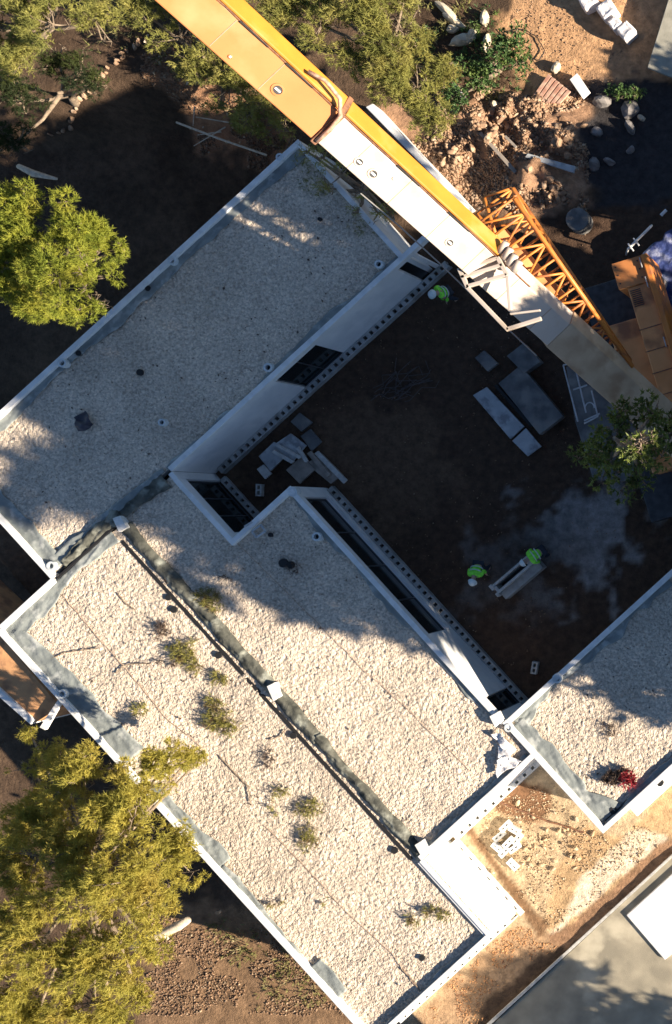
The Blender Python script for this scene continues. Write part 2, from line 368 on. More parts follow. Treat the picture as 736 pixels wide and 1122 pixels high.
def stones(x, y, cell, seed):
    r = np.random.RandomState(seed); JX, JY, HH = r.rand(3, 256, 256)
    X_ = x / cell; Y_ = y / cell; xi = np.floor(X_).astype(int); yi = np.floor(Y_).astype(int); best = np.zeros(x.shape)
    for i in (-1, 0, 1):
        for j in (-1, 0, 1):
            a = (xi + i) % 256; b = (yi + j) % 256; hh = HH[a, b]
            d2 = (X_ - xi - i - JX[a, b]) ** 2 + (Y_ - yi - j - JY[a, b]) ** 2
            best = np.maximum(best, np.sqrt(np.clip(1 - d2 / (.3 + .3 * hh), 0, 1)) * (.35 + .65 * hh))
    return best
def gravel(name, a0, a1, b0, b1, label, hole=None):
    st = .029; aa = np.arange(a0, a1 + st, st); bb = np.arange(b0, b1 + st, st); aa[-1] = a1; bb[-1] = b1
    A, B = np.meshgrid(aa, bb)
    Xg = A * CT + B * ST; Yg = A * ST - B * CT
    rnd = np.random.RandomState(abs(hash(label)) % 1000 if False else len(label)).rand(*A.shape)
    Z = 2.525 + (vn(Xg, Yg, 1.6, 21) - .5) * .05 + (vn(Xg, Yg, .33, 22) - .5) * .03 + np.maximum(stones(Xg, Yg, .105, 51) * 1.0, stones(Xg, Yg, .07, 52) * .75) * .05 + (rnd - .5) * .01
    me = grid_mesh(name, Xg, Yg, Z)
    return link(name, me, 'gravel', house, label=label)
gravel('roof_gravel', NA0 + T, NA1 - T, NB0 + T, NB1 - T, 'shaded gravel of the upper left wing')
gravel('roof_gravel', LA0 + T, LA1 + .05, LB0 + T, LB1 - T, 'sunlit gravel of the lowest long roof strip')
gravel('roof_gravel', LA1 + .1, -18.5 - T, -18.75, -15.5, 'gravel between the seam and the small recess')
gravel('roof_gravel', LA1 + .1, -15.72 - T, -15.5 , -2.55 - T, 'gravel of the strip along the courtyard')
gravel('roof_gravel', -15.8 + T, 1.3, -4.2 + T, 1.1 - T, 'gravel of the wing right of the courtyard')

# parapet caps, painted, a little proud of the walls
def caps(segs, label=None, m='parapet', z0=ZR, z1=ZR + .05, nm='parapet_cap'):
    k = MB()
    for i, (a0, a1, b0, b1) in enumerate(segs): k.qbox(a0, a1, b0, b1, z0, z1 + .003 * i)
    return k.build(nm, m, house, bevel=.015, label=label)
p = .012
caps([(NA0 - p, NA1 + p, NB0 - p, NB0 + T), (NA0 - p, NA0 + T, NB0 + T, NB1), (NA1 - T, NA1 + p, NB0 + T, NB1 - T), (-18.5, -6.2, NB1 - T, NB1 + p)])
caps([(LA0 - p, LA0 + T - .04, LB0 - p, LB1 + p), (LA0 + T, NA0 - p, LB0 - p, LB0 + T), (LA0 + T, LA1, LB1 - T, LB1 + p), (LA1 - T + .1, LA1 + p, -2.55, LB1 - T)])
caps([(LA1, -15.8, -2.55 - T, -2.55 + p), (-18.5 - T, -18.5 + p, -18.5, -15.55 + T), (-18.5 + p, -15.72 - T, -15.55 - p, -15.55 + T), (-15.72 - T, -15.72 + p, -15.55 - p, -4.25)])
caps([(-15.8 + T, 1.5, -4.2 - p, -4.2 + T), (-15.8 - p, -15.8 + T, -4.2 - p, 1.1 + p), (-15.8 + T, 1.5, 1.1 - T, 1.1 + p)])
# white ledge along the lower right wing
MB().qbox(-14.9, 1.5, 1.13, 1.52, -.3, 1.55).build('ledge', 'wall', house, bevel=.02)

# plinth of hollow blocks standing round the wall feet
def plinth(a0, a1, b0, b1, along, z1=.3, pitch=.3, cell=.13, w=.055, mt='block'):
    m = MB()
    if along == 'a':
        m.qbox(a0, a1, b0, b0 + w, -.3, z1); m.qbox(a0, a1, b1 - w, b1, -.3, z1)
        n = int((a1 - a0) / pitch)
        for i in range(n + 1):
            c = a0 + i * pitch; m.qbox(max(a0, c), min(a1, c + pitch - cell), b0 + w, b1 - w, -.3, z1 - .004)
    else:
        m.qbox(a0, a0 + w, b0, b1, -.3, z1); m.qbox(a1 - w, a1, b0, b1, -.3, z1)
        n = int((b1 - b0) / pitch)
        for i in range(n + 1):
            c = b0 + i * pitch; m.qbox(a0 + w, a1 - w, max(b0, c), min(b1, c + pitch - cell), -.3, z1 - .004)
    return m.build('block_course', mt, house)
plinth(-18.2, -6.6, -18.79, -18.52, 'a', mt='concrete')  # courtyard runs take darker concrete to paint in their shade
plinth(-18.49, -18.25, -18.44, -15.6, 'b', .15, mt='concrete')
plinth(-15.71, -15.46, -15.4, -4.3, 'b', .25, mt='concrete')
MB().qbox(-21.24, -21.10, -2.4, 1.15, -.3, .305).build('ledge', 'wall', house)
plinth(-21.10, -20.97, -2.4, 1.38, 'b', .3, .5, .16, .03, 'paleblock')
plinth(-27.0, -21.25, 1.16, 1.33, 'a', .55, .36, .11, .05, 'paleblock')
plinth(-20.9, -15.9, -2.54, -2.33, 'a', .4, .4, .13, .05, 'paleblock')

# windows
def window(a0, a1, b0, b1, z0, z1, n, along, door=False):
    f = MB(); g_ = MB(); e = .05
    L_ = (a1 - a0) if along == 'a' else (b1 - b0)
    def bx(t0, t1, za, zb, d0, d1, mb):
        if along == 'a': mb.qbox(a0 + t0, a0 + t1, b0 + d0, b0 + d1, za, zb)
        else: mb.qbox(a0 + d0, a0 + d1, b0 + t0, b0 + t1, za, zb)
    bx(0, L_, z0, z0 + e, .0, .07, f); bx(0, L_, z1 - e, z1, .0, .07, f)
    for i in range(n + 1):
        c = i * (L_ - e) / n; bx(c, c + e, z0 + e, z1 - e, .003, .067, f)
    o = f.build('window', 'frame', house)
    for i in range(n):
        c0 = i * (L_ - e) / n + e; c1 = (i + 1) * (L_ - e) / n
        m2 = MB(); bx(c0, c1, z0 + e, z1 - e, .028, .04, m2)
        me = bpy.data.meshes.new('pane'); me.from_pydata(m2.v, [], m2.f); me.materials.append(M['glass'])
        q = bpy.data.objects.new('pane', me); COL.objects.link(q); q.parent = o
    return o
window(-13.69, -11.76, NB1 - T + .03, 0, .125, 2.39, 2, 'a')
window(-18.5 - T + .03, 0, -18.44, -15.86, .1, 2.24, 3, 'b')
window(-15.72 - T + .03, 0, -15.04, -8.41, .685, 2.41, 4, 'b')
window(-15.72 - T + .03, 0, -5.34, -4.61, .1, 2.44, 1, 'b')
MB().qbox(-13.72, -11.73, NB1 - .02, NB1 + .05, .09, .118).build('window_sill', 'parapet', house)
MB().qbox(-15.75, -15.66, -15.07, -8.38, .64, .683).build('window_sill', 'parapet', house)

# strips of bare membrane that run inside the parapets, wrinkled
def sheet(name, m, P0, P1, w0, w1, seed, base=2.60, amp=.05, ragged=.12, side=1, parent=house, ridge=0, label=None):
    # from P0 to P1 in house grid; width w0..w1 to one side, or centred when side=0
    P0 = np.array(P0); P1 = np.array(P1); Ln = np.hypot(*(P1 - P0)); n = max(6, int(Ln / .07)); k = 14
    d = (P1 - P0) / Ln; nrm = np.array([-d[1], d[0]]) * (side if side else 1)
    tt = np.linspace(0, 1, n)[:, None] * np.ones((1, k)); ss = np.ones((n, 1)) * np.linspace(0, 1, k)[None, :]
    Lx = tt * Ln
    wob = (vn(Lx[:, 0] + seed * 7, np.zeros(n), .9, seed) - .5) * 2 * ragged
    wob2 = (vn(Lx[:, 0] + seed * 7, np.ones(n) * 9, .35, seed) - .5) * ragged
    w = w0 + (w1 - w0) * tt[:, 0] + wob + wob2
    if side == 0:
        off = (ss - .5) * (w[:, None] + .0) + (vn(Lx[:, 0], np.zeros(n) + 5, 1.5, seed) - .5)[:, None] * ragged
    else: off = ss * np.maximum(w, .03)[:, None]
    A = P0[0] + d[0] * Lx + nrm[0] * off; B = P0[1] + d[1] * Lx + nrm[1] * off
    Z = base + (vn(Lx * .6 + seed, off * 3.2 + Lx * .5, .3, seed + 1) - .5) * amp + (vn(Lx, off, .13, seed + 2) - .5) * amp * .5
    if ridge: Z = Z + ridge * (1 - (2 * ss - 1) ** 2)
    else: Z = Z + .02 * (1 - (2 * ss - 1) ** 4)
    Xg = A * CT + B * ST; Yg = A * ST - B * CT
    me = grid_mesh(name, Xg, Yg, Z)
    o = link(name, me, m, parent, smooth=True, label=label)
    so = o.modifiers.new('t', 'SOLIDIFY'); so.thickness = .012; so.offset = -1
    return o
sheet('membrane', 'membrane', (LA0 + T - .05, -18.4), (LA0 + T - .05, -12.2), .55, .95, 31, side=-1)
sheet('membrane', 'membrane', (LA0 + T - .05, -11.0), (LA0 + T - .05, -7.2), .22, .5, 33, side=-1, ragged=.15)
sheet('membrane', 'membrane', (LA0 + T - .05, -7.2), (LA0 + T - .05, -2.0), .2, .12, 35, side=-1, ragged=.12)
sheet('membrane', 'membrane', (LA0 + T - .05, -2.4), (LA0 + T - .05, -.9), .55, .5, 36, side=-1, ragged=.12)
sheet('membrane', 'membrane', (LA0 + .15, LB0 + T - .05), (-21.6, LB0 + T - .05), .62, .3, 37, side=1, ragged=.2)
sheet('membrane', 'membrane', (NA0 + T - .05, NB0 + T), (NA0 + T - .05, -19.0), .42, .6, 39, side=-1, ragged=.2)
sheet('membrane', 'membrane', (-23.9, NB1 - .25), (-18.7, NB1 - .2), .45, .15, 41, side=-1, ragged=.1)
sheet('membrane', 'membrane', (NA0 + T, NB0 + T - .05), (NA1 - T, NB0 + T - .05), .30, .42, 43, side=1, ragged=.12)
sheet('membrane', 'membrane', (-18.6, NB1 - T + .05), (-7.4, NB1 - T + .05), .16, .3, 45, side=-1, ragged=.14)
sheet('membrane', 'membrane', (-15.72 - T + .04, -15.2), (-15.72 - T + .04, -4.4), .16, .22, 47, side=1, ragged=.12)
sheet('membrane', 'membrane', (-15.8 + T - .04, -3.9), (-15.8 + T - .04, .8), .35, .75, 49, side=-1, ragged=.25)
sheet('membrane', 'membrane', (-15.5, -4.2 + T - .04), (-8, -4.2 + T - .04), .3, .25, 51, side=1, ragged=.2)
sheet('membrane', 'membrane', (-15.5, 1.1 - T + .04), (-7, 1.1 - T + .04), .2, .15, 53, side=-1, ragged=.1)
sheet('membrane', 'membrane', (LA1 + .1, -2.55 - T + .03), (-16.0, -2.55 - T + .03), .12, .12, 55, side=-1, ragged=.08)
sheet('membrane', 'membrane', (LA0 + .3, LB1 - T + .03), (LA1 - .2, LB1 - T + .03), .1, .16, 57, side=-1, ragged=.08)
# geotextile seam between the two strips
sheet('geotextile_seam', 'geotextile', (-21.1, -18.5), (-21.12, -8.2), .52, .42, 61, base=2.60, amp=.10, ragged=.10, side=0, ridge=.13)
sheet('geotextile_seam', 'geotextile', (-21.12, -8.35), (-21.15, -2.5), .42, .5, 63, base=2.60, amp=.10, ragged=.10, side=0, ridge=.13)
sheet('geotextile_fold', 'geotextile', (-23.6, NB1 - .2), (-20.9, NB1 - .15), .3, .45, 65, base=2.62, amp=.12, ragged=.25, side=0, ridge=.1)
sheet('geotextile_fold', 'geotextile', (-21.2, NB1 - .1), (-18.9, NB1 + .05), .35, .55, 67, base=2.62, amp=.08, ragged=.2, side=0, ridge=.06)
# black edge line of the seam
MB().qbox(-21.62, -21.50, -18.2, -2.8, 2.50, 2.585).build('drain_channel', 'black', house)
MB().qbox(-24.1, -21.3, NB1 + .0, NB1 + .08, 2.50, 2.66).build('drain_channel', 'black', house)
MB().qbox(-15.5, -8, 1.1 - T - .14, 1.1 - T - .03, 2.5, 2.60).build('drain_channel', 'darkmetal', house)
# roof outlets and vent pipes belong to the house
def vent(u, v, r=.14):
    c = W(u, v, 2.66); m = MB()
    n = 18; zt = 2.78; zb = 2.5
    vs = []; fs = []
    for j in range(n):
        t = 2 * math.pi * j / n
        for rr, z in ((r * 1.1, zb), (r, zt), (r * .6, zt), (r * .6, zb)): vs.append((c.x + rr * math.cos(t), c.y + rr * math.sin(t), z))
    for j in range(n):
        a = j * 4; b = ((j + 1) % n) * 4
        for q in range(3): fs.append((a + q, b + q, b + q + 1, a + q + 1))
    m.add(vs, fs); o = m.build('vent_pipe', 'pipewhite', house)
    q = MB().tube([(c.x, c.y, 2.56), (c.x, c.y, 2.61)], r * .62, 14)
    me = bpy.data.meshes.new('vent_opening'); me.from_pydata(q.v, [], q.f); me.materials.append(M['black'])
    oo = bpy.data.objects.new('vent_opening', me); COL.objects.link(oo); oo.parent = o
for u, v, r in ((190, 286, .16), (70, 398, .16), (295, 403, .16), (416, 290, .15), (179, 463, .13), (322, 539, .17), (348, 588, .16),
                (611, 743, .17), (308, 173, .14), (58, 620, .16), (70, 760, .16), (558, 797, .15)): vent(u, v, r)
for u, v, r in ((162, 316, .1), (86, 387, .1), (184, 655, .1), (190, 668, .12), (239, 718, .12), (321, 806, .12), (238, 1000, .07), (432, 932, .12),
                (672, 888, .14), (723, 858, .12), (296, 586, .08), (310, 617, .16), (318, 619, .13), (153, 408, .12), (350, 240, .07), (462, 1050, .1)):
    c = W(u, v, 2.62); MB().tube([(c.x, c.y, 2.5), (c.x, c.y, 2.64)], r, 12).build('drain_cap', 'black', house)
# metal hatch frame by the recess
for uv in (((281, 572), (290, 566)), ((285, 580), (294, 574)), ((281, 572), (285, 580)), ((290, 566), (294, 574))):
    pass
hf = MB(); z = 2.78
for (u0, v0), (u1, v1) in (((276, 582), (286, 575)), ((281, 589), (291, 582)), ((276, 582), (281, 589)), ((286, 575), (291, 582)), ((268, 577), (276, 572))):
    hf.bar(W(u0, v0, z), W(u1, v1, z), .06, .06)
hf.build('bracket', 'steel', house)

# ------------------------------------------------------------------ foliage
def tufts(name, base, axis, L, wd, k, m, parent=None, spread=.75, label=None):
    """needle tufts: k thin blades from each base along its axis"""
    n = len(base); r = RS
    B = np.repeat(base, k, 0); A = np.repeat(axis, k, 0); Ls = np.repeat(L, k)
    d = A + r.normal(0, spread, (n * k, 3)); d /= np.linalg.norm(d, axis=1)[:, None]
    o = B + A * (r.rand(n * k, 1) * Ls[:, None] * .7)
    q = np.cross(d, r.normal(0, 1, (n * k, 3))); q /= np.linalg.norm(q, axis=1)[:, None] + 1e-9
    ln = Ls * (.55 + .6 * r.rand(n * k)); w = wd * (.6 + .8 * r.rand(n * k))
    p0 = o - q * w[:, None] * .5; p1 = o + q * w[:, None] * .5; p2 = o + d * ln[:, None]
    co = np.stack([p0, p1, p2], 1).reshape(-1, 3)
    me = npmesh(name, co, np.arange(n * k * 3).reshape(-1, 3), 3)
    return link(name, me, m, parent, label=label)
def crown_pts(blobs, dens, flat=.62, rim=.55, gap=.42, seed=0, up=.55):
    P = []; A = []
    for i, (c, R) in enumerate(blobs):
        n = int(dens * R * R * 12)
        d = RS.normal(0, 1, (n, 3)); d[:, 2] = np.abs(d[:, 2]) * 1.0 - .25; d /= np.linalg.norm(d, axis=1)[:, None]
        rad = rim + (1 - rim) * RS.rand(n, 1) ** .6
        rad = rad * (.78 + .5 * vn(np.arctan2(d[:, 1], d[:, 0]) * 2.2 + i * 3, d[:, 2] * 2, .6, 70 + seed))[:, None]
        p_ = d * rad * R; p_[:, 2] *= flat; p_ += np.array(c)
        keep = vn(p_[:, 0] + seed, p_[:, 1], .55, 90 + seed) + .25 * vn(p_[:, 0], p_[:, 1], .2, 91 + seed) > gap
        a = d.copy(); a[:, 2] += up; a /= np.linalg.norm(a, axis=1)[:, None]
        P.append(p_[keep]); A.append(a[keep])
    return np.concatenate(P), np.concatenate(A)
def tree(name, label, cat, px, m, trunk, dens=48, L=.165, wd=.019, k=12, sub=9, gap=.42, group=None, limb_r=.05, flat=.62, tz=None, world=False, spread=.75, bark='bark'):
    """px: list of (u, v, radius_px, z) lobes; trunk: (u, v) on the ground"""
    blobs = []; cs = []
    for q in px:
        if world: c = Vector(q[:3]); R = q[3]
        else: u, v, rp, z = q; c = W(u, v, z); R = rp * (H - z) / F
        cs.append((c, R))
        for j in range(sub):
            an = random.uniform(0, 6.28); rr = R * random.uniform(.3, 1.0)
            blobs.append(((c.x + math.cos(an) * rr, c.y + math.sin(an) * rr, c.z + random.uniform(-.5, .4) * R), R * random.uniform(.26, .52)))
        blobs.append(((c.x, c.y, c.z + .1 * R), R * .5))
    tp = Vector(trunk) if world else W(trunk[0], trunk[1], 0)
    root = empty(name, (tp.x, tp.y, 0), label, cat, group)
    P, A = crown_pts(blobs, dens, seed=len(label) % 17, gap=gap, flat=flat)
    Ls = L * (.7 + .6 * RS.rand(len(P)))
    tufts('crown', P, A, Ls, wd, k, m, root, spread)
    zt = tz or max(c.z for c, R in cs) * .8
    mt = MB(); r0 = .24
    top = Vector((sum(c.x for c, R in cs) / len(cs), sum(c.y for c, R in cs) / len(cs), zt))
    pts = []
    for i in range(7):
        f = i / 6; pts.append(tp.lerp(top, f ** 1.3 if True else f) * 1 + Vector((random.uniform(-.1, .1), random.uniform(-.1, .1), 0)) * (0 < i < 6))
        pts[-1].z = -2.6 + (zt + 2.6) * f
    mt.tube(pts, [r0 * (1 - .8 * i / 6) for i in range(7)], 10); mt.build('trunk', bark, root, True)
    ml = MB()
    for c, R in cs:
        s = random.uniform(.45, .85); st = pts[3].lerp(pts[6], s) if True else top
        mid = st.lerp(Vector(c), .5) + Vector((0, 0, -.25))
        ml.tube([st, mid, Vector(c) - Vector((0, 0, .15 * R))], [.09, .06, .03], 6)
    for c, R in blobs:
        j = min(cs, key=lambda q: (q[0] - Vector(c)).length)[0]
        ml.tube([j - Vector((0, 0, .15)), (Vector(c) + j) * .5 - Vector((0, 0, .1)), Vector(c) + Vector((0, 0, .1 * R))], [.035, .025, .012], 5)
        for _ in range(3):
            e = Vector(c) + Vector((random.gauss(0, 1), random.gauss(0, 1), random.uniform(0, .7))).normalized() * R * .8
            ml.tube([Vector(c) - Vector((0, 0, .1)), e], [.014, .006], 4)
    ml.build('limb', bark, root, True)
    return root

# big olive pine at the lower left
tree('pine_tree', 'large olive-green pine with dense crown leaning over the lower left roof edge', 'tree',
     [(85, 850, 36, 7.0), (55, 890, 28, 6.0), (110, 880, 34, 7.2), (150, 872, 30, 6.5), (178, 838, 24, 5.5), (205, 832, 15, 5.0), (140, 905, 36, 7.8), (95, 925, 34, 7.6), (185, 940, 28, 6.8),
      (40, 940, 34, 7.4), (150, 965, 38, 8.2), (90, 985, 42, 8.8), (25, 1000, 36, 8.0), (165, 985, 26, 7.0), (125, 1040, 40, 8.4), (60, 1060, 42, 8.6), (10, 1080, 36, 8.0),
      (100, 1100, 38, 7.8), (30, 1130, 38, 7.2), (150, 1090, 16, 6.0), (60, 830, 16, 4.5), (20, 905, 22, 4.8), (10, 950, 30, 6.4), (35, 845, 16, 3.6), (178, 985, 18, 6.4), (165, 1040, 12, 5.5), (120, 1130, 30, 6.5), (30, 800, 10, 3), (128, 843, 16, 6.2), (190, 915, 16, 6.2), (220, 830, 7, 4.2)], 'n_olive', (70, 1000), dens=60, L=.165, wd=.019, k=13, gap=.43)
# bright pine at the left edge
tree('pine_tree', 'bright yellow-green pine crown at the left edge beside the shaded wing', 'tree',
     [(30, 240, 30, 6.5), (75, 248, 28, 6.8), (100, 268, 24, 6.4), (128, 274, 14, 6.0), (15, 275, 30, 6.6), (60, 300, 34, 7.4), (98, 300, 26, 6.6), (20, 318, 28, 6.4), (60, 335, 24, 6.0), (100, 330, 18, 6.0), (-20, 290, 36, 7), (5, 232, 24, 6)],
     'n_bright', (30, 300), dens=64, L=.155, wd=.019, k=13, gap=.45)
# upper-left corner
tree('pine_tree', 'grey-green pine in the upper left corner of the plot', 'tree',
     [(20, 20, 34, 6.5), (55, 25, 26, 6.8), (15, 55, 30, 6.0), (100, 20, 26, 5.0), (60, -10, 34, 6.5), (-15, 30, 40, 6.2)], 'n_green', (10, 20), dens=48, gap=.40)
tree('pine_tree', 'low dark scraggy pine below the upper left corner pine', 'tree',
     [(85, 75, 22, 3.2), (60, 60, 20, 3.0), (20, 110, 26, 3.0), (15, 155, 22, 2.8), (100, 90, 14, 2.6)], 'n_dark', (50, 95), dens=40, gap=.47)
tree('shrub', 'loose green shrub line below the orange boom near the picture top', 'shrub',
     [(150, 8, 22, 1.3), (195, 40, 20, 1.1), (222, 70, 22, 1.2), (248, 95, 24, 1.3), (275, 115, 24, 1.3), (300, 135, 20, 1.2), (215, 15, 24, 1.4), (260, 70, 22, 1.4), (240, 115, 14, 0.8), (180, 0, 22, 1.2)],
     'n_green', (255, 95), dens=42, L=.16, gap=.46, tz=1.6)
tree('pine_tree', 'broad pine with green crown above the boom at the picture top', 'tree',
     [(310, 8, 28, 3.7), (350, 25, 30, 4.1), (400, 20, 34, 4.3), (440, 35, 32, 4.2), (425, 75, 30, 4.0), (455, 95, 26, 3.7), (472, 128, 20, 3.5), (385, 60, 26, 3.7), (440, 0, 34, 4.1), (485, 80, 16, 3.1), (340, -10, 30, 3.7)],
     'n_green', (425, 60), dens=48, L=.17, gap=.44)
tree('shrub', 'sparse shrub overhanging the upper corner of the gravel roof under the boom', 'shrub',
     [(352, 172, 14, 3.4), (372, 190, 16, 3.6), (395, 208, 15, 3.5), (355, 205, 12, 3.2), (412, 232, 13, 3.3), (335, 165, 10, 3.2), (390, 232, 8, 3.0), (430, 240, 9, 3.2)], 'n_green', (405, 185), dens=20, L=.22, k=7, gap=.56, sub=4, tz=2.6)
tree('shrub', 'dark glossy green shrub among the stones right of the top pine', 'shrub',
     [(560, 42, 18, 1.2), (545, 62, 16, 1.3), (565, 68, 12, 1.0), (520, 85, 18, .9), (500, 105, 14, .8)], 'leaf', (550, 58), dens=40, L=.12, wd=.06, k=7, gap=.3, tz=.7)
tree('shrub', 'tiny green plant on the dark ground below the grey slab roof', 'shrub',
     [(680, 101, 9, .5), (695, 102, 8, .5), (668, 100, 5, .4)], 'leaf', (685, 101), dens=60, L=.1, wd=.04, k=7, gap=.2, tz=.3)
# the courtyard tree whose top just catches the sun
tree('broadleaf_tree', 'dark courtyard tree standing over the crane with one sunlit lime-green top', 'tree',
     [(700, 484, 13, 16.8), (712, 479, 9, 16.6), (690, 495, 10, 16.6), (700, 492, 16, 14.4), (672, 482, 24, 9.0), (735, 475, 34, 9.4), (700, 515, 36, 9.2), (665, 508, 22, 8.6), (715, 452, 24, 8.8), (650, 495, 20, 7.5), (680, 455, 26, 8.8)],
     'n_lime', (720, 500), dens=24, L=.14, wd=.055, k=7, gap=.36, sub=7, spread=1.0)

# trees beyond the right edge that throw the shade over the plot
def shade_tree(x, y, z0, z1, r, label, m='n_dark', dens=13, gap=.0):
    px = []
    n = max(2, int((z1 - z0) / (r * .62)))
    for i in range(n):
        f = (i + .5) / n; z = z0 + (z1 - z0) * f; rr = r * (1 - .45 * abs(f - .4) ** 1.5)
        for j in range(4):
            an = random.uniform(0, 6.28) + j * 2.1
            px.append((x + math.cos(an) * rr * .5, y + math.sin(an) * rr * .5, z, rr * .72))
    return tree('evergreen_tree', label, 'tree', px, m, (x, y, 0), dens=dens, L=.42, wd=.13, k=7, sub=4, gap=gap, flat=1.0, world=True, tz=z1 * .8,
                group='evergreens beyond the right edge of the picture')
shade_tree(2.5, -6.7, .5, 17.3, 3.3, 'tall evergreen farthest down beyond the right edge')
shade_tree(3.5, -3.4, .5, 18.8, 3.4, 'tallest evergreen beyond the right edge level with the workers')
shade_tree(4.0, -.4, .5, 16.4, 2.9, 'evergreen beyond the right edge level with the courtyard tree')
shade_tree(4.0, 2.2, .5, 13.4, 2.1, 'middle-height evergreen beyond the right edge near the crane')
shade_tree(3.0, 5.6, 10.6, 14.6, 1.9, 'bare-trunked evergreen with a raised crown beyond the right edge')
shade_tree(3.0, 6.6, .3, 5.2, 1.9, 'short evergreen beyond the right edge near the blue sheet')
shade_tree(3.0, 9.2, .3, 7.2, 2.2, 'low evergreen beyond the right edge above the blue sheet')
shade_tree(3.0, 12.0, .2, 5.8, 2.0, 'lowest evergreen beyond the right edge near the grey slab roof')

shade_tree(2.0, -23.2, 1.0, 7.4, 2.3, 'small loose evergreen beyond the lower right corner', gap=.3)

# ------------------------------------------------------------------ crane
crane = empty('mobile_crane', W(705, 430, 0), 'mobile crane with orange and cream telescopic boom reaching across the plot to the upper left', 'crane')
A0 = W(575, 334, 9.8); B0 = W(204, 0, 17.5)
d = (B0 - A0).normalized(); r_ = d.cross(Vector((0, 0, 1))).normalized()
if r_.x < 0: r_ = -r_
n_ = r_.cross(d); n_ = n_ if n_.z > 0 else -n_
def bp(s, x=0.0, y=0.0): return A0 + d * s + r_ * x + n_ * (y - .5)
def s_at(u, v):                                # distance along the boom for a picture position
    best = min((abs((lambda p: ((p.x * F / (H - p.z) + 997 - u) ** 2 + (561 - p.y * F / (H - p.z) - v) ** 2))(bp(s / 20))), s / 20) for s in range(-200, 400))
    return best[1]
def boom_sec(name, s0, s1, half, m, chf=.30, top=.5, label=None, sec=None):
    prof = [(-half, top), (half, top), (half + chf, top - .42), (half + chf - .1, -top), (-half + .05, -top), (-half - .02, -top * .2)]
    mb = MB(); vs = [bp(s, x, y) for s in (s0, s1) for x, y in prof]; k = len(prof)
    fs = [tuple(range(k)), tuple(range(2 * k - 1, k - 1, -1))] + [(i, k + i, k + (i + 1) % k, (i + 1) % k) for i in range(k)]
    mb.add(vs, fs); return mb.build(name, m, crane, bevel=.03, label=label)
sc_ = s_at(352, 140)
s_step = s_at(606, 361); s_fr = s_at(520, 300)
boom_sec('boom_section', sc_, sc_ + 12.5, .50, 'orange', label='orange upper boom section')
boom_sec('boom_section', s_step, sc_, .47, 'cream', label='cream lower boom section')
boom_sec('boom_section', -9.0, s_step, .52, mat('boom_shade_tan', (.56, .42, .28), (.42, .30, .19), 1.5, .5, .1, 6, c3=(.34, .22, .13), s3=1.2), label='boom foot with its shade painted in as tan')  # tan colour stands in for shade on the cream boom
# yellow side plate, running along the right flank
def side_plate(s0, s1, m, nm='side_plate'):
    mb = MB(); prof = [(.53, .515), (.60, .53), (.90, .12), (.86, .05)]
    vs = [bp(s, x, y) for s in (s0, s1) for x, y in prof]
    mb.add(vs, [(0, 1, 2, 3), (7, 6, 5, 4), (0, 4, 5, 1), (1, 5, 6, 2), (2, 6, 7, 3), (3, 7, 4, 0)]); return mb.build(nm, m, crane, bevel=.02)
side_plate(s_at(528, 292), sc_ - .05, 'yellow'); side_plate(sc_ + .1, sc_ + 12.5, 'yellow')
# dirty groove line between top and side
gm = MB(); pts = [bp(sc_ - 6.8 + i * .35, .50 + random.uniform(-.012, .012), .515) for i in range(56)]
gm.tube(pts, .022, 5); gm.build('cable_groove', 'rustbrown', crane)
for s0 in (sc_ + .9, sc_ + 2.2, sc_ - 2.6, sc_ - 4.4): gm2 = MB().tube([bp(s0, .49, .53), bp(s0 + .8, .49, .53)], [.018, .03], 6); gm2.build('grease_mark', 'black', crane)
wm = MB()
for k in range(14):
    s_ = s_step + .8 + k * 1.35
    if abs(s_ - sc_) > .4: wm.bar(bp(s_, -.45, .504 if s_ < sc_ else .506), bp(s_, .46, .504 if s_ < sc_ else .506), .018, .008, n_)
wm.build('weld_seam', 'cord', crane)
# collar with hose
cm = MB()
cm.bar(bp(sc_, -.56, .53), bp(sc_, .52, .53), .16, .10, n_); cm.bar(bp(sc_ + .02, .5, .53), bp(sc_ + .02, .92, .05), .15, .09, n_)
cm.build('collar', 'rustbrown', crane, bevel=.02)
hs = [bp(sc_ - .02, -.45, .62), bp(sc_ - .02, 0, .68), bp(sc_ + .05, .45, .72), bp(sc_ + .35, .78, .70), bp(sc_ + .85, .85, .62), bp(sc_ + 1.25, .72, .56)]
MB().tube(hs, .055, 10).build('hose', mat('hose_pinkish', (.62, .40, .28), (.30, .16, .10), 9, .6), crane, True)
# round inspection holes
def hole(u, v, r=.11):
    s = s_at(u, v)
    P = W(u, v, 10)                            # solve across-offset by search
    best = None
    for i in range(-60, 61):
        for ds in (-.4, -.2, 0, .2, .4):
            q = bp(s + ds, i * .01, .5); e = (q.x * F / (H - q.z) + 997 - u) ** 2 + (561 - q.y * F / (H - q.z) - v) ** 2
            if best is None or e < best[0]: best = (e, s + ds, i * .01)
    _, s, x = best
    ring = MB(); n = 20; vs = []; fs = []
    for j in range(n):
        t = 2 * math.pi * j / n
        for rr, y in ((r * 1.5, .502), (r * 1.45, .525), (r, .528), (r, .504)): vs.append(bp(s + rr * math.cos(t), x + rr * math.sin(t), y))
    for j in range(n):
        for q in range(3): fs.append((j * 4 + q, ((j + 1) % n) * 4 + q, ((j + 1) % n) * 4 + q + 1, j * 4 + q + 1))
    ring.add(vs, fs); o = ring.build('port_ring', 'cream' if s < sc_ else 'orange', crane)
    dk = MB().tube([bp(s, x, .49), bp(s, x, .508)], r, 16)
    dk2 = dk.build('port_opening', 'darkmetal', crane)
    MB().bar(bp(s - r * .7, x, .512), bp(s + r * .7, x, .512), .05, .02, n_).build('port_bar', 'white', crane)
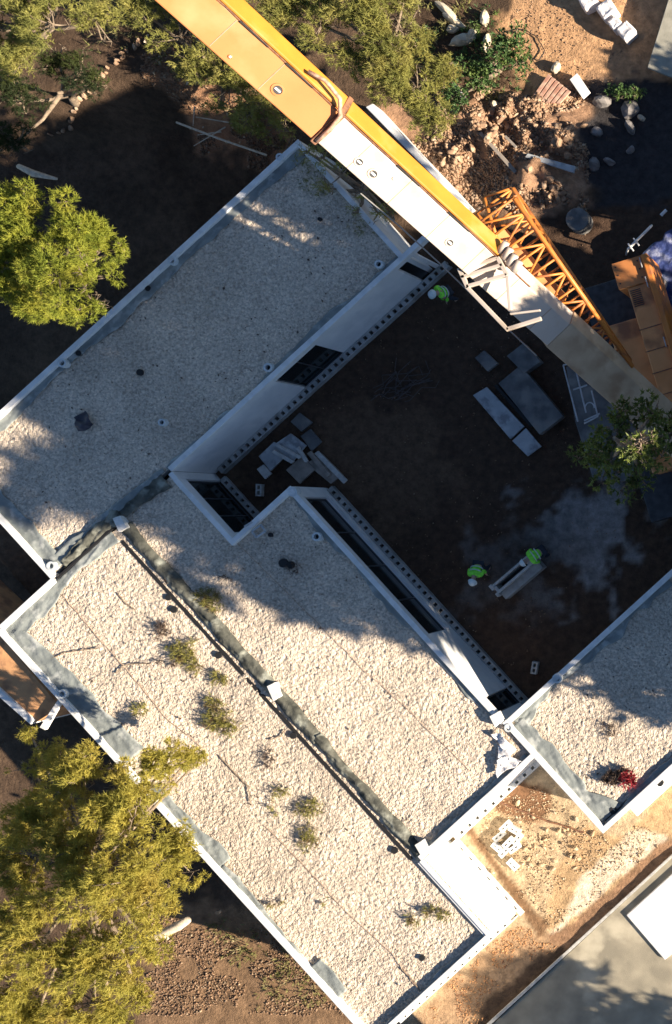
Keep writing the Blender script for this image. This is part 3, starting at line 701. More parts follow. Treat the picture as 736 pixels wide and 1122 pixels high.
for u, v, r in ((301, 95, .11), (396, 180, .09), (411, 193, .10), (493, 266, .09)): hole(u, v, r)
for u, v in ((433, 197), (250, 60)): hole(u, v, .035)
# stowed working frame bolted to the cream section
fr = MB()
def ip(u, v, z): return W(u, v, z)
zf = 11.0
for (p0, p1, w) in (((503, 296), (545, 283), .10), ((505, 304), (551, 290), .10), ((511, 314), (556, 301), .10), ((503, 294), (513, 316), .12), ((511, 314), (557, 362), .11),
                    ((555, 361), (593, 349), .11), ((556, 303), (559, 340), .09), ((545, 282), (556, 302), .12), ((559, 344), (592, 340), .05)):
    fr.bar(ip(*p0, zf), ip(*p1, zf), w, .12)
fr.build('access_frame', 'cream', crane, bevel=.015)
hd = MB()
for i in range(4):
    c = ip(547 + i * 5, 276 + i * 7, 10.9); hd.tube([c, c + Vector((.25, .25, .12))], [.12, .10], 10)
hd.build('sheave', 'cream', crane, True)
sl = MB()
for (p0, p1) in (((510, 301), (540, 292)), ((514, 309), (543, 300))): sl.bar(ip(*p0, 10.6), ip(*p1, 10.6), .07, .03)
sl.build('slot', 'darkmetal', crane)
# lattice jib stowed on the right flank
jib = MB()
P1 = W(542, 226, 9.8); P2 = W(684, 404, 6.4)
dj = (P2 - P1).normalized(); rj = Vector((0, 0, 1)).cross(dj).normalized(); uj = dj.cross(rj)
if rj.x < 0: rj = -rj
if uj.z < 0: uj = -uj
LJ = (P2 - P1).length; NB = 12
def jp(f, x, y):
    w = .68 - .40 * f; return P1 + dj * LJ * f + rj * x * w + uj * y * w
for x in (-1, 1):
    for y in (-1, 1): jib.tube([jp(0, x, y), jp(1, x, y)], .075, 7)
for i in range(NB + 1):
    f = i / NB
    for q in (((-1, -1), (1, -1)), ((1, -1), (1, 1)), ((1, 1), (-1, 1)), ((-1, 1), (-1, -1))):
        jib.tube([jp(f, *q[0]), jp(f, *q[1])], .038, 6)
        if i < NB:
            a, b = (q[0], q[1]) if i % 2 else (q[1], q[0])
            jib.tube([jp(f, *a), jp(f + 1 / NB, *b)], .038, 6)
# spread prongs at the head
for a, b in (((-1, 1), W(530, 216, 9.9)), ((1, 1), W(561, 206, 10.2)), ((-1, -1), W(534, 250, 9.0)), ((1, -1), W(572, 232, 9.4))):
    jib.tube([jp(.16, *a), b], [.05, .06], 7)
jib.tube([W(530, 216, 9.9), W(561, 206, 10.2)], .035, 6); jib.tube([W(533, 228, 9.9), W(566, 214, 10.2)], .03, 6)
jib.build('lattice_jib', 'jib', crane, True)
jh = MB(); jh.bar(jp(.12, -.6, -.6), jp(.55, -.4, -.6), .35, .12); jh.tube([jp(.2, -1.4, -.4), jp(.95, -1.3, -.4)], .09, 8); jh.tube([jp(.05, -1.2, .2), jp(.6, -1.5, .2)], .05, 8)
jh.build('jib_bracket', 'deep_orange', crane)
# rope below the boom
MB().tube([W(395, 212, 9), W(440, 250, 8.6), W(483, 290, 8.2), W(540, 345, 7.6), W(588, 390, 7.0)], .022, 6).build('hoist_rope', 'rope', crane)
# carrier
cdir = (W(736, 440, 3) - W(689, 285, 3)); cdir.z = 0; cdir.normalize(); cr = Vector((-cdir.y, cdir.x, 0))
if cr.x < 0: cr = -cr
def cp(l, x, z): b = W(689, 285, 3.2); return Vector((b.x, b.y, z)) + cdir * l + cr * x
def cbox(mb, l0, l1, x0, x1, z0, z1): return mb.prism([cp(l0, x0, 0)[:2], cp(l1, x0, 0)[:2], cp(l1, x1, 0)[:2], cp(l0, x1, 0)[:2]], z0, z1)
ec = MB(); cbox(ec, 0, .95, -.62, .50, 1.6, 3.35); cbox(ec, .95, 8, -.33, .50, 1.6, 3.30); ec.build('engine_cover', 'deep_orange', crane, bevel=.04)
ec = MB(); cbox(ec, .02, 8, .50, .72, 1.5, 3.55); ec.build('side_rail', 'jib', crane, bevel=.04)
ec = MB(); cbox(ec, .0, .93, -.60, .48, 3.352, 3.365); ec.build('cover_lid', 'orange', crane)
ec = MB(); cbox(ec, .05, 9, -2.3, .45, .75, 1.45); ec.build('chassis', 'darkmetal', crane, bevel=.04)
ec = MB(); cbox(ec, 1.9, 7.4, -1.5, -.35, 1.46, 2.7); ec.build('winch_housing', 'deep_orange', crane, bevel=.05)
ec = MB(); ec.ipoly([(620, 402), (630, 462), (650, 526), (694, 527), (700, 400), (660, 385)], 1.2, 1.5).build('deck', 'darkconcrete', crane, bevel=.02)  # dark colour carries the tree shade over the deck
for i in range(6):
    y = 2.5 + i * .8; MB().bar(cp(y, -.36, 3.31), cp(y, .46, 3.31), .03, .02).build('panel_joint', 'rustbrown', crane)
gr = MB()
for i in range(9): gr.bar(cp(1.1 + i * .07, -.26, 3.32), cp(1.1 + i * .07, .1, 3.32), .025, .03)
gr.build('grille', 'darkmetal', crane)
gr = MB()
for l in (.1, .8, 3.0, 4.5):
    gr.tube([cp(l, .42, 3.3), cp(l, .42, 3.5), cp(l + .35, .42, 3.5), cp(l + .35, .42, 3.3)], .02, 6)
gr.build('grab_handle', 'steel', crane)
gr = MB()
for l in (.15, .45, .75):
    for x in (-.5, .3): gr.tube([cp(l, x, 3.36), cp(l, x, 3.385)], .03, 8)
gr.build('bolt', 'darkmetal', crane)
for l in (1.0, 2.4, 6.2, 7.6):
    for sx in (-2.25, .35):
        w = MB().tube([cp(l, sx - .17, .55), cp(l, sx + .17, .55)], .55, 20).build('wheel', 'black', crane)
        rm = MB().tube([cp(l, sx - .18, .55), cp(l, sx + .18, .55)], .28, 14)
        me = bpy.data.meshes.new('rim'); me.from_pydata(rm.v, [], rm.f); me.materials.append(M['steel']); q = bpy.data.objects.new('rim', me); COL.objects.link(q); q.parent = w
# deck rails and ladder
ld = MB(); z = 2.3
for (p0, p1) in (((617, 400), (633, 462)), ((630, 402), (642, 452)), ((628, 427), (643, 422)), ((640, 461), (657, 453)), ((648, 428), (655, 456)), ((655, 456), (640, 464)), ((617, 400), (640, 395))):
    ld.tube([W(*p0, z), W(*p1, z)], .03, 6)
for k in range(9):
    a = math.pi * k / 8; b = math.pi * (k + 1) / 8
    if k < 8: ld.tube([W(646 + 5 * math.cos(a), 447 - 6 * math.sin(a), z), W(646 + 5 * math.cos(b), 447 - 6 * math.sin(b), z)], .025, 5)
ld.build('handrail', 'steel', crane)
tt = MB().tube([bp(-8.5) * 1 - Vector((0, 0, 4)), bp(-8.5)], .7, 16); tt.build('turntable', 'darkmetal', crane)

# ------------------------------------------------------------------ workers
def skinned(name, J, E, m, parent, lvl=2):
    me = bpy.data.meshes.new(name); me.from_pydata([j[0] for j in J], E, [])
    o = bpy.data.objects.new(name, me); COL.objects.link(o); me.materials.append(M[m])
    s = o.modifiers.new('skin', 'SKIN'); s.use_smooth_shade = True
    sv = me.skin_vertices[0].data
    for i, j in enumerate(J):
        rr = j[1]; sv[i].radius = (rr, rr) if not isinstance(rr, tuple) else rr
        sv[i].use_root = (i == 0)
    ss = o.modifiers.new('sub', 'SUBSURF'); ss.levels = lvl; ss.render_levels = lvl
    if parent: o.parent = parent
    return o
def person(u, v, face, bend, label, arms='reach', pale=False):
    p0 = W(u, v, 1.2); root = empty('person', (p0.x, p0.y, 0), label, 'person', None)
    root.rotation_euler = (0, 0, face); root.location.z = 0.03
    # local: x forward, y left, z up;  bend tips the torso forward about the hips
    cb, sb = math.cos(bend), math.sin(bend); hip = Vector((-.12 * sb, 0, .92))
    def tr(x, y, z): return (hip.x + x * cb + z * sb, y, hip.z - x * sb + z * cb)   # torso frame
    J = [(tuple(hip), (.15, .12))]; E = []
    def a(p, r, fr): J.append((p, r)); E.append((fr, len(J) - 1)); return len(J) - 1
    w = a(tr(0, 0, .20), (.14, .11), 0); ch = a(tr(0, 0, .40), (.17, .12), w); nk = a(tr(0, 0, .54), .06, ch)
    h1 = a(tr(.03, 0, .63), .085, nk); h2 = a(tr(.05, 0, .73), .10, h1); a(tr(.04, 0, .80), .07, h2)
    a(tr(.15, 0, .685), .018, h1)                                                  # nose
    legs = []; sk = {}
    for s in (-1, 1):
        k1 = a((hip.x + .0, s * .10, .86), .09, 0); k2 = a((.06 * sb + .04, s * .13, .48), .062, k1)
        k3 = a((-.04, s * .14, .10), .04, k2); k4 = a((.12, s * .15, .05), .035, k3)
        sh = tr(0, s * .20, .47); s1 = a(sh, .062, ch)
        if arms == 'reach': el = tr(.16, s * .27, .25); ha = (el[0] + .22, s * .20, max(.55, el[2] - .12))
        elif arms == 'down': el = tr(.04, s * .27, .20); ha = (el[0] + .12, s * .27, el[2] - .22)
        e1 = a(el, .045, s1); e2 = a(ha, .03, e1)
        pl = Vector(ha) + (Vector(ha) - Vector(el)).normalized() * .08; e3 = a(tuple(pl), .034, e2)
        fd = (Vector(ha) - Vector(el)).normalized(); side = Vector((0, 1, 0))
        for q in range(4):
            st = pl + fd * .05 + side * (q - 1.5) * .022; f1 = a(tuple(st), .009, e3)
            f2 = a(tuple(st + fd * (.035 + .006 * (q in (1, 2)))), .008, f1); a(tuple(st + fd * .05 + Vector((0, 0, -.025))), .007, f2)
        th = pl - side * s * .035; f1 = a(tuple(th), .010, e3); a(tuple(th + fd * .04 - side * s * .02), .009, f1)
        sk[s] = (sh, el, ha, (hip.x, s * .10, .86), (.06 * sb + .04, s * .13, .48), (-.04, s * .14, .10))
    skinned('body', J, E, 'skin', root)
    # hi-vis jacket
    J = [(tr(0, 0, .02), (.18, .15))]; E = []
    w = a(tr(0, 0, .22), (.175, .145), 0); ch = a(tr(0, 0, .42), (.20, .15), w); a(tr(0, 0, .52), (.10, .10), ch)
    for s in (-1, 1):
        q = a(tr(0, s * .21, .46), .085, ch); q2 = a(sk[s][1], .068, q); a(tuple(Vector(sk[s][1]).lerp(Vector(sk[s][2]), .85)), .052, q2)
    skinned('jacket', J, E, 'hivis', root)
    tp_ = MB()
    for zz in (.18, .34):
        ring = [tr(.205 * math.cos(t) * .85, .225 * math.sin(t), zz) for t in [2 * math.pi * i / 24 for i in range(25)]]
        tp_.tube(ring, .022, 5, cap=False)
    me = bpy.data.meshes.new('reflective_band'); me.from_pydata(tp_.v, [], tp_.f); me.materials.append(M['vestpale'])
    q = bpy.data.objects.new('reflective_band', me); COL.objects.link(q); q.parent = root
    J = [(tuple(hip), (.165, .14))]; E = []
    for s in (-1, 1):
        q = a(sk[s][3], .105, 0); q2 = a(sk[s][4], .08, q); a(sk[s][5], .065, q2)
    skinned('trousers', J, E, 'trousers', root)
    for s in (-1, 1):
        J = [((-.06, s * .14, .14), .055)]; E = []
        q = a((-.05, s * .14, .05), .05, 0); a((.14, s * .155, .04), .045, q)
        skinned('boot', J, E, 'boot', root, 1)
    # helmet: dome, brim and ridge
    import bmesh
    c = Vector(tr(.05, 0, .755)); hm = MB(); n = 24
    vs = []; fs = []
    rings = [(.165, 0), (.145, .005), (.14, .04), (.125, .085), (.09, .12), (.045, .138)]
    for rr, zz in rings:
        for j in range(n):
            t = 2 * math.pi * j / n; ex = 1.12 + (.18 if rr > .16 and math.cos(t) > .3 else 0)
            x, y, z = rr * ex * math.cos(t), rr * math.sin(t), zz
            vs.append((c.x + x * cb + z * sb, y, c.z - x * sb + z * cb))
    for i in range(len(rings) - 1):
        for j in range(n): fs.append((i * n + j, i * n + (j + 1) % n, (i + 1) * n + (j + 1) % n, (i + 1) * n + j))
    fs.append(tuple((len(rings) - 1) * n + j for j in range(n)))
    me = bpy.data.meshes.new('helmet'); me.from_pydata(vs, [], fs); me.materials.append(M['helmet']); me.polygons.foreach_set('use_smooth', [True] * len(fs))
    q = bpy.data.objects.new('helmet', me); COL.objects.link(q); q.parent = root
    so = q.modifiers.new('s', 'SOLIDIFY'); so.thickness = .008
    return root
person(486, 319, math.radians(215), math.radians(25), 'worker in white helmet and yellow-green jacket by the white wall end', 'down')
person(521, 622, math.radians(-95), math.radians(50), 'stooping worker in green jacket and pale helmet left of the concrete trough', 'down')
person(588, 606, math.radians(215), math.radians(70), 'worker in bright green jacket bent over the upper end of the concrete trough', 'reach')

# concrete trough being handled
tr_ = empty('concrete_trough', W(568, 630, 0), 'long grey concrete trough with a dark slot between the two workers', 'trough')
c0 = W(543, 648, .85); c1 = W(584, 613, .85); dt = (c1 - c0).normalized(); rt = dt.cross(Vector((0, 0, 1))).normalized()
def tb(l0, l1, x0, x1, z0, z1, nm, m):
    def P(l, x): q = c0 + dt * l + rt * x; return (q.x, q.y)
    return MB().prism([P(l0, x0), P(l1, x0), P(l1, x1), P(l0, x1)], z0, z1).build(nm, m, tr_, bevel=.015)
Lt = (c1 - c0).length
tb(0, Lt, -.28, -.19, .03, .80, 'side_panel', 'block'); tb(0, Lt, .02, .12, .03, .80, 'side_panel', 'block'); tb(0, .12, -.19, .02, .03, .78, 'end_panel', 'block')
tb(Lt - .3, Lt, -.19, .02, .03, .79, 'end_panel', 'block'); tb(0, Lt, .12, .42, .03, .55, 'base', 'concrete'); tb(.1, Lt - .1, -.19, .02, .03, .12, 'floor', 'darkmetal')
tb(-.1, .03, -.33, -.1, .5, .82, 'handle', 'block'); tb(-.1, .02, .05, .2, .5, .82, 'handle', 'block')

# ------------------------------------------------------------------ small things
def slab(name, pts, z0, z1, m, label, cat, group=None, bevel=.01):
    o = MB().ipoly(pts, z0, z1).build(name, m, bevel=bevel); recenter(o); return tag(o, label, cat, group)
slab('formwork_panel', [(518, 433), (533, 424), (574, 467), (559, 481)], .1, .2, 'lighttimber', 'longer pale grey panel lying in the middle of the courtyard', 'panel', 'pale panels in the courtyard')
slab('formwork_panel', [(561, 483), (576, 469), (593, 489), (578, 500)], .1, .18, 'lighttimber', 'short pale grey panel at the lower end of the longer panel', 'panel', 'pale panels in the courtyard')
slab('cover_sheet', [(546, 420), (570, 400), (617, 456), (591, 476)], .08, .45, 'darkconcrete', 'dull grey sheet-covered stack between the pale panels and the crane', 'stack')
slab('timber', [(541, 423), (544, 421), (584, 466), (581, 468)], .05, .2, 'black', 'thin dark timber between the pale panel and the grey stack', 'timber')
slab('crate', [(555, 390), (573, 376), (592, 396), (574, 409)], .05, .5, 'darkconcrete', 'square grey box above the sheet-covered stack beside the boom', 'box')
slab('crate', [(520, 392), (530, 384), (545, 398), (534, 407)], .05, .25, 'darkconcrete', 'low dark box left of the square grey box', 'box')
def hollow(u, v, rot, z, label, m='block', group=None, s=1.0):
    root = MB(); c = W(u, v, z + .2); L_, w, h = .46 * s, .22 * s, .2 * s; t_ = .085 if m == 'paleblock' else .06
    cr_, sr_ = math.cos(rot), math.sin(rot)
    def bx(x0, x1, y0, y1):
        root.prism([(c.x + x * cr_ - y * sr_, c.y + x * sr_ + y * cr_) for x, y in ((x0, y0), (x1, y0), (x1, y1), (x0, y1))], z, z + h)
    bx(-L_ / 2, L_ / 2, -w / 2, -w / 2 + t_); bx(-L_ / 2, L_ / 2, w / 2 - t_, w / 2)
    for x in (-L_ / 2, -t_ / 2, L_ / 2 - t_): bx(x + .001, x + t_ - .001, -w / 2 + t_ - .002, w / 2 - t_ + .002)
    return tag(recenter(root.build('concrete_block', m)), label, 'block', group)
hollow(585, 732, math.radians(80), .02, 'single hollow block lying in the lower courtyard', 'block')
bl = [(553, 906, .05, 45), (563, 910, .06, -30), (546, 917, .06, 40), (556, 924, .26, 45), (544, 929, .06, -40), (563, 930, .06, 35), (552, 934, .05, 45), (561, 948, .05, -45), (566, 920, .05, 50)]
bn = ['topmost white block of the heap in the ochre yard', 'white block at the upper right of the heap in the ochre yard', 'white block on the left of the heap in the ochre yard',
      'white block lying on top of the heap in the ochre yard', 'lowest left white block of the heap in the ochre yard', 'lowest right white block of the heap in the ochre yard',
      'white block at the lower middle of the heap in the ochre yard', 'separate white block just below the heap in the ochre yard', 'white block at the right middle of the heap in the ochre yard']
for (u, v, z, r), n in zip(bl, bn): hollow(u, v, math.radians(r), z, n, 'paleblock', 'white blocks heaped in the ochre yard', 1.0)
# offcuts in the recess between the wings
db = [('board', [(300, 487), (318, 475), (335, 488), (318, 508)], .5, 'lighttimber', 'topmost pale board of the debris heap in the wall recess'),
      ('board', [(283, 500), (300, 484), (312, 500), (296, 516)], .35, 'lighttimber', 'pale board at the left of the debris heap in the wall recess'),
      ('board', [(313, 515), (330, 500), (345, 514), (328, 530)], .3, 'timber', 'brownish board at the foot of the debris heap in the wall recess'),
      ('board', [(335, 508), (352, 497), (375, 520), (362, 530)], .25, 'timber', 'brownish board right of the debris heap beside the ribbon window'),
      ('board', [(329, 478), (340, 470), (352, 484), (341, 494)], .3, 'darkconcrete', 'dark board at the upper right of the debris heap'),
      ('block', [(281, 514), (288, 509), (297, 519), (290, 525)], .45, 'block', 'pale block at the left of the debris heap in the wall recess'),
      ('plank', [(344, 497), (348, 494), (380, 526), (376, 530)], .3, 'block', 'right-hand long plank leaning beside the ribbon window end'),
      ('plank', [(336, 497), (340, 494), (362, 520), (358, 523)], .35, 'timber', 'shorter plank beside the long plank at the ribbon window end'),
      ('plank', [(297, 496), (300, 493), (322, 505), (319, 508)], .62, 'block', 'short pale slat lying on the debris heap, lower one'),
      ('plank', [(302, 489), (305, 487), (330, 500), (327, 503)], .66, 'block', 'short pale slat lying on the debris heap, upper one'),
      ('plank', [(324, 492), (327, 489), (337, 505), (334, 507)], .6, 'block', 'short pale slat crossing the right of the debris heap'),
      ('board', [(318, 462), (328, 452), (342, 463), (330, 473)], .12, 'darkconcrete', 'flat dark slab between the debris heap and the white wall')]
for nm, pts, z, m, lb in db: slab(nm, pts, z - .1, z, m, lb, nm, 'offcuts heaped in the wall recess')
hollow(283, 537, math.radians(88), .02, 'hollow block standing in the narrow recess beside the black window', 'block')
# white block stubs on the roof seam
for pts, lb in (([(123, 568), (131, 565), (139, 578), (130, 583)], 'white block at the upper end of the dark roof seam'),
                ([(292, 752), (300, 748), (307, 763), (299, 768)], 'white block halfway down the dark roof seam'),
                ([(454, 926), (462, 921), (470, 931), (461, 938)], 'white block at the lower end of the dark roof seam'),
                ([(536, 785), (545, 780), (551, 788), (542, 797)], 'white block where the courtyard wall meets the right wing')):
    slab('concrete_block', pts, 2.55, 2.86, 'paleblock', lb, 'block', 'white blocks on the roof seams')
# crumpled white sheets by the right wing corner
def crumple(name, pts, z, m, label, cat, amp=.16, seed=3):
    P = [W(u, v, z) for u, v in pts]; n = 26
    s = np.linspace(0, 1, n); S, T_ = np.meshgrid(s, s)
    q = [np.array(p_) for p_ in P]
    G = ((1 - S) * (1 - T_))[..., None] * q[0] + (S * (1 - T_))[..., None] * q[1] + (S * T_)[..., None] * q[2] + ((1 - S) * T_)[..., None] * q[3]
    Z = G[..., 2] + vn(G[..., 0], G[..., 1], .22, seed) * amp + vn(G[..., 0] * .6 + G[..., 1], G[..., 1], .12, seed + 1) * amp * .5
    j = (vn(G[..., 0], G[..., 1], .3, seed + 2) - .5) * .16
    me = grid_mesh(name, G[..., 0] + j, G[..., 1] - j, Z); o = link(name, me, m, smooth=True)
    so = o.modifiers.new('t', 'SOLIDIFY'); so.thickness = .01
    recenter(o); return tag(o, label, cat)
crumple('plastic_sheet', [(538, 803), (547, 800), (566, 820), (558, 828)], 2.62, 'bag', 'crumpled white plastic sheet on the gravel near the right wing corner', 'sheet', seed=41)
crumple('plastic_sheet', [(545, 830), (552, 826), (572, 832), (546, 852)], 2.62, 'bag', 'second crumpled white sheet at the lower roof corner of the courtyard strip', 'sheet', seed=44)
crumple('plastic_sheet', [(545, 815), (560, 822), (556, 840), (547, 838)], 2.60, 'bag', 'small white sheet between the two larger ones at the roof corner', 'sheet', seed=47)
crumple('fabric_sheet', [(84, 458), (98, 452), (106, 466), (90, 474)], 2.58, 'purplebag', 'dark crumpled rag on the shaded upper left roof', 'rag', amp=.22, seed=50)
crumple('blue_sheet', [(703, 283), (740, 248), (800, 300), (735, 352)], .9, 'blue', 'blue plastic sheet behind the orange crane body at the right edge', 'sheet', amp=.1, seed=53)
crumple('fabric_sheet', [(636, 560), (640, 558), (642, 562), (637, 563)], .05, 'greyrock', 'tiny pale rag on the dust patch of the courtyard', 'rag', amp=.05, seed=58)
o = MB(); c = W(720, 309, 1.5); o.tube([(c.x, c.y, 1.0), (c.x, c.y, 1.5)], .27, 22); tag(recenter(o.build('bucket', 'cream', bevel=.02)), 'cream round lidded bucket on the blue sheet', 'bucket')
o = MB(); c = W(632, 240, .7); o.tube([(c.x, c.y, 0), (c.x, c.y, .7)], .43, 26); tag(recenter(o.build('barrel', 'darkconcrete', bevel=.03)), 'grey round barrel on the dark ground right of the jib', 'barrel')
o = MB(); o.tube([W(688, 273, 1.2), W(713, 248, 1.5)], .05, 8)
for u, v in ((691, 271), (697, 265)):
    o.tube([W(u - 3, v - 4, 1.3), W(u + 3, v + 4, 1.3)], .03, 6)
o.tube([W(688, 273, 1.2), W(686, 279, 0)], .04, 6); o.tube([W(713, 248, 1.5), W(714, 247, 0)], .04, 6)
tag(recenter(o.build('scaffold_pipe', 'white')), 'white pipe with two cross clamps above the orange crane body', 'pipe')
o = MB().tube([W(724, 236, 1.2), W(730, 230, 1.2)], .06, 8); o.tube([W(727, 233, 1.2), W(727, 233, 0)], .04, 6); tag(recenter(o.build('pipe_stub', 'white')), 'short white pipe stub further right than the long white pipe', 'pipe')
# white wall strip that runs beside the boom
slab('garden_wall', [(400, 117), (408, 113), (511, 224), (507, 227)], -.2, .9, 'wall', 'low white garden wall running beside the yellow flank of the boom', 'wall', bevel=.03)
slab('timber', [(524, 146), (527, 144), (566, 187), (563, 190)], .6, .75, 'timber', 'long grey pole lying across the rubble heaps', 'pole')
slab('timber', [(552, 150), (554, 148), (566, 160), (564, 162)], .75, .85, 'timber', 'short pole stub right of the long grey pole on the rubble', 'pole')
slab('timber', [(494, 92), (498, 90), (511, 108), (506, 111)], .2, .35, 'lighttimber', 'pale plank end among the grass left of the rubble', 'plank')
slab('timber', [(575, 172), (578, 168), (630, 182), (628, 189)], .75, .9, 'lighttimber', 'pale plank on the lower rubble heap', 'plank')
slab('roof_tile_panel', [(624, 87), (632, 80), (645, 99), (637, 106)], .15, .45, 'white', 'white slab beside the red slatted pallet', 'slab')
pal = empty('pallet', W(603, 100, 0), 'red-brown slatted pallet on the ochre ground above the rubble', 'pallet')
for i in range(6):
    u0 = 579 + i * 7.4; v0 = 112 - 0 * i
    pts = [(579 + i * 6, 112 + i * .2), (583.5 + i * 6, 112 + i * .2), (604 + i * 4.2, 83 + i * 3.4), (600.5 + i * 4.2, 81 + i * 3.4)]
    MB().ipoly(pts, .28, .36).build('slat', 'redtimber', pal, bevel=.006)
MB().ipoly([(582, 111), (613, 112), (624, 99), (602, 84)], .05, .27).build('base', 'timber', pal)
# grey slab roof top right
sh = empty('shed', W(760, 40, 0), 'flat grey concrete slab roof of a low shed at the top right corner', 'shed')
MB().ipoly([(709, 74), (738, -20), (820, -20), (800, 110)], .6, .75).build('roof', mat('slab_roof', (.36, .345, .28), (.27, .26, .21), 3, .9, .4, 25), sh, bevel=.02)
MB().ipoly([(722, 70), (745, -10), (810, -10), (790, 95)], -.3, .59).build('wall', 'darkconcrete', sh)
# white bulk bags
def bag(u, v, rot, s, label, z=0.0):
    import bmesh
    root = empty('bulk_bag', W(u, v, 0), label, 'bag', 'white bulk bags at the picture top')
    c = W(u, v, .7); n = 9; vs = []; fs = []
    cr_, sr_ = math.cos(rot), math.sin(rot); mb = MB()
    for k, (sx, zz) in enumerate(((.92, 0), (1.05, .2), (1.06, .45), (.98, .65), (.86, .70), (.5, .66))):
        for j in range(24):
            t_ = 2 * math.pi * j / 24; ct, st = math.cos(t_), math.sin(t_); pw = .22
            x = math.copysign(abs(ct) ** pw, ct) * s * sx * .5; y = math.copysign(abs(st) ** pw, st) * s * sx * .5 * .9
            g_ = 1 + .05 * math.sin(5 * t_ + k + u)
            vs.append((c.x + (x * cr_ - y * sr_) * g_, c.y + (x * sr_ + y * cr_) * g_, zz + random.uniform(-.02, .02)))
    for k in range(5):
        for j in range(24): fs.append((k * 24 + j, k * 24 + (j + 1) % 24, (k + 1) * 24 + (j + 1) % 24, (k + 1) * 24 + j))
    fs.append(tuple(5 * 24 + j for j in range(24))); mb.add(vs, fs); mb.build('sack', 'bag', root, True)
    lp = MB()
    for q in range(4):
        an = rot + math.pi / 4 + q * math.pi / 2; p_ = Vector((c.x + math.cos(an) * s * .42, c.y + math.sin(an) * s * .42, .66))
        lp.tube([p_, p_ + Vector((.04, .0, .12)), p_ + Vector((.1, .03, .02))], .018, 5)
for u, v, r, s, lb in ((643, -2, 30, .62, 'leftmost white bulk bag cut by the picture top'), (664, 9, 35, .62, 'white bulk bag second from the left at the picture top'), (673, 24, 40, .42, 'open white bag between the second and the lowest bag'),
                       (685, 32, 42, .55, 'lowest white bulk bag beside the black shadow of the shed')): bag(u, v, math.radians(r), s, lb)
# white box at right edge
slab('tarpaulin', [(686, 1003), (800, 900), (840, 960), (728, 1052)], .05, .2, 'white', 'clean white flat-topped box standing on the grey pavement at the right edge', 'box', bevel=.03)
# raised clay bed left of the house
cl = empty('garden_terrace', W(20, 740, 0), 'raised orange clay bed behind the left corner of the house', 'terrace')
MB().ipoly([(-60, 640), (0, 697), (66, 775), (36, 792), (0, 760), (-60, 700)], -.3, 2.35).build('clay_fill', 'clay', cl)
MB().ipoly([(-60, 712), (-60, 700), (37, 789), (33, 794)], -.3, 2.45).build('white_edge', 'wall', cl, bevel=.02)
slab('canvas_strip', [(67, 769), (63, 767), (43, 797), (49, 800)], 2.45, 2.6, 'white', 'narrow white canvas wedge at the roof corner above the olive pine', 'canvas')

# roof weeds
def plant(name, pts, z, m, label, cat, L=.15, wd=.018, k=8, dens=60, group=None, gap=.47, flat=.4):
    bl_ = [(tuple(W(u, v, z)), rp * (H - z) / F) for u, v, rp in pts]
    P, A = crown_pts(bl_, dens, flat=flat, rim=.1, gap=gap, seed=len(label) % 13)
    c = np.array([P[:, 0].mean(), P[:, 1].mean(), z - .05])
    o = tufts(name, P - c, A, L * (.6 + .8 * RS.rand(len(P))), wd, k, m, None, spread=.9)
    o.location = c; return tag(o, label, cat, group)
WG = 'weeds growing in the roof gravel'
for pts, m, lb in (([(228, 653, 9), (236, 662, 9), (220, 652, 5)], 'weed', 'round green weed on the right of the roof seam opposite the twin black caps'),
                   ([(171, 690, 10), (180, 692, 6)], 'weedbrown', 'brown dry weed at the upper left of the long weed trail'),
                   ([(188, 702, 9), (196, 716, 10), (212, 708, 8), (214, 728, 9), (206, 722, 8)], 'weed', 'largest straggling green weed patch left of the roof seam'),
                   ([(188, 722, 9), (182, 723, 6)], 'weedbrown', 'dry brown weed on the left of the straggling green patch'),
                   ([(240, 743, 8), (246, 745, 4)], 'weed', 'small round weed close to the left side of the seam'),
                   ([(232, 770, 8), (240, 785, 13), (252, 798, 9), (232, 792, 8)], 'weed', 'tall bushy weed above the tip of the overhanging pine branch'),
                   ([(153, 777, 6), (160, 776, 4)], 'weed', 'tiny weed alone on the left part of the roof'),
                   ([(305, 868, 5), (303, 884, 7), (312, 866, 5)], 'weed', 'left one of the three weeds in the middle of the lower roof'),
                   ([(330, 888, 6), (342, 886, 8), (347, 880, 5)], 'weed', 'flat weed right of the middle of the lower roof'),
                   ([(337, 912, 8), (338, 924, 9)], 'weed', 'dark dense weed below the flat weed of the lower roof'),
                   ([(301, 986, 8)], 'weed', 'thin trailing weed near the lower left roof edge'),
                   ([(362, 990, 7)], 'weed', 'small pale weed right of the trailing weed'),
                   ([(477, 1002, 10), (470, 1000, 7), (488, 1004, 5)], 'weed', 'dark weed near the lowest corner of the roof'),
                   ([(455, 1009, 6), (448, 1007, 4)], 'weed', 'small weed just left of the dark weed by the lowest corner'),
                   ([(361, 729, 7), (355, 727, 4)], 'weed', 'lonely weed on the strip along the courtyard'),
                   ([(257, 629, 6), (245, 634, 4)], 'weedbrown', 'dark weed at the shadow edge below the recess'),
                   ([(295, 828, 6), (296, 838, 4)], 'weedbrown', 'dry weed left of the lower black cap by the seam'),
                   ([(362, 938, 4), (374, 934, 3)], 'weedbrown', 'tiny dry weed above the lower end of the seam'),
                   ([(185, 635, 3), (187, 638, 2)], 'weedbrown', 'tiny dry weed right of the upper seam end'),
                   ([(322, 622, 5), (326, 624, 3)], 'weedbrown', 'dark dry weed beside the black caps on the shaded strip'),
                   ([(664, 797, 5), (672, 800, 4), (668, 806, 3)], 'weedbrown', 'dark weed at the shade edge on the right wing')):
    plant('weed', pts, 2.60, m, lb, 'weed', group=WG)
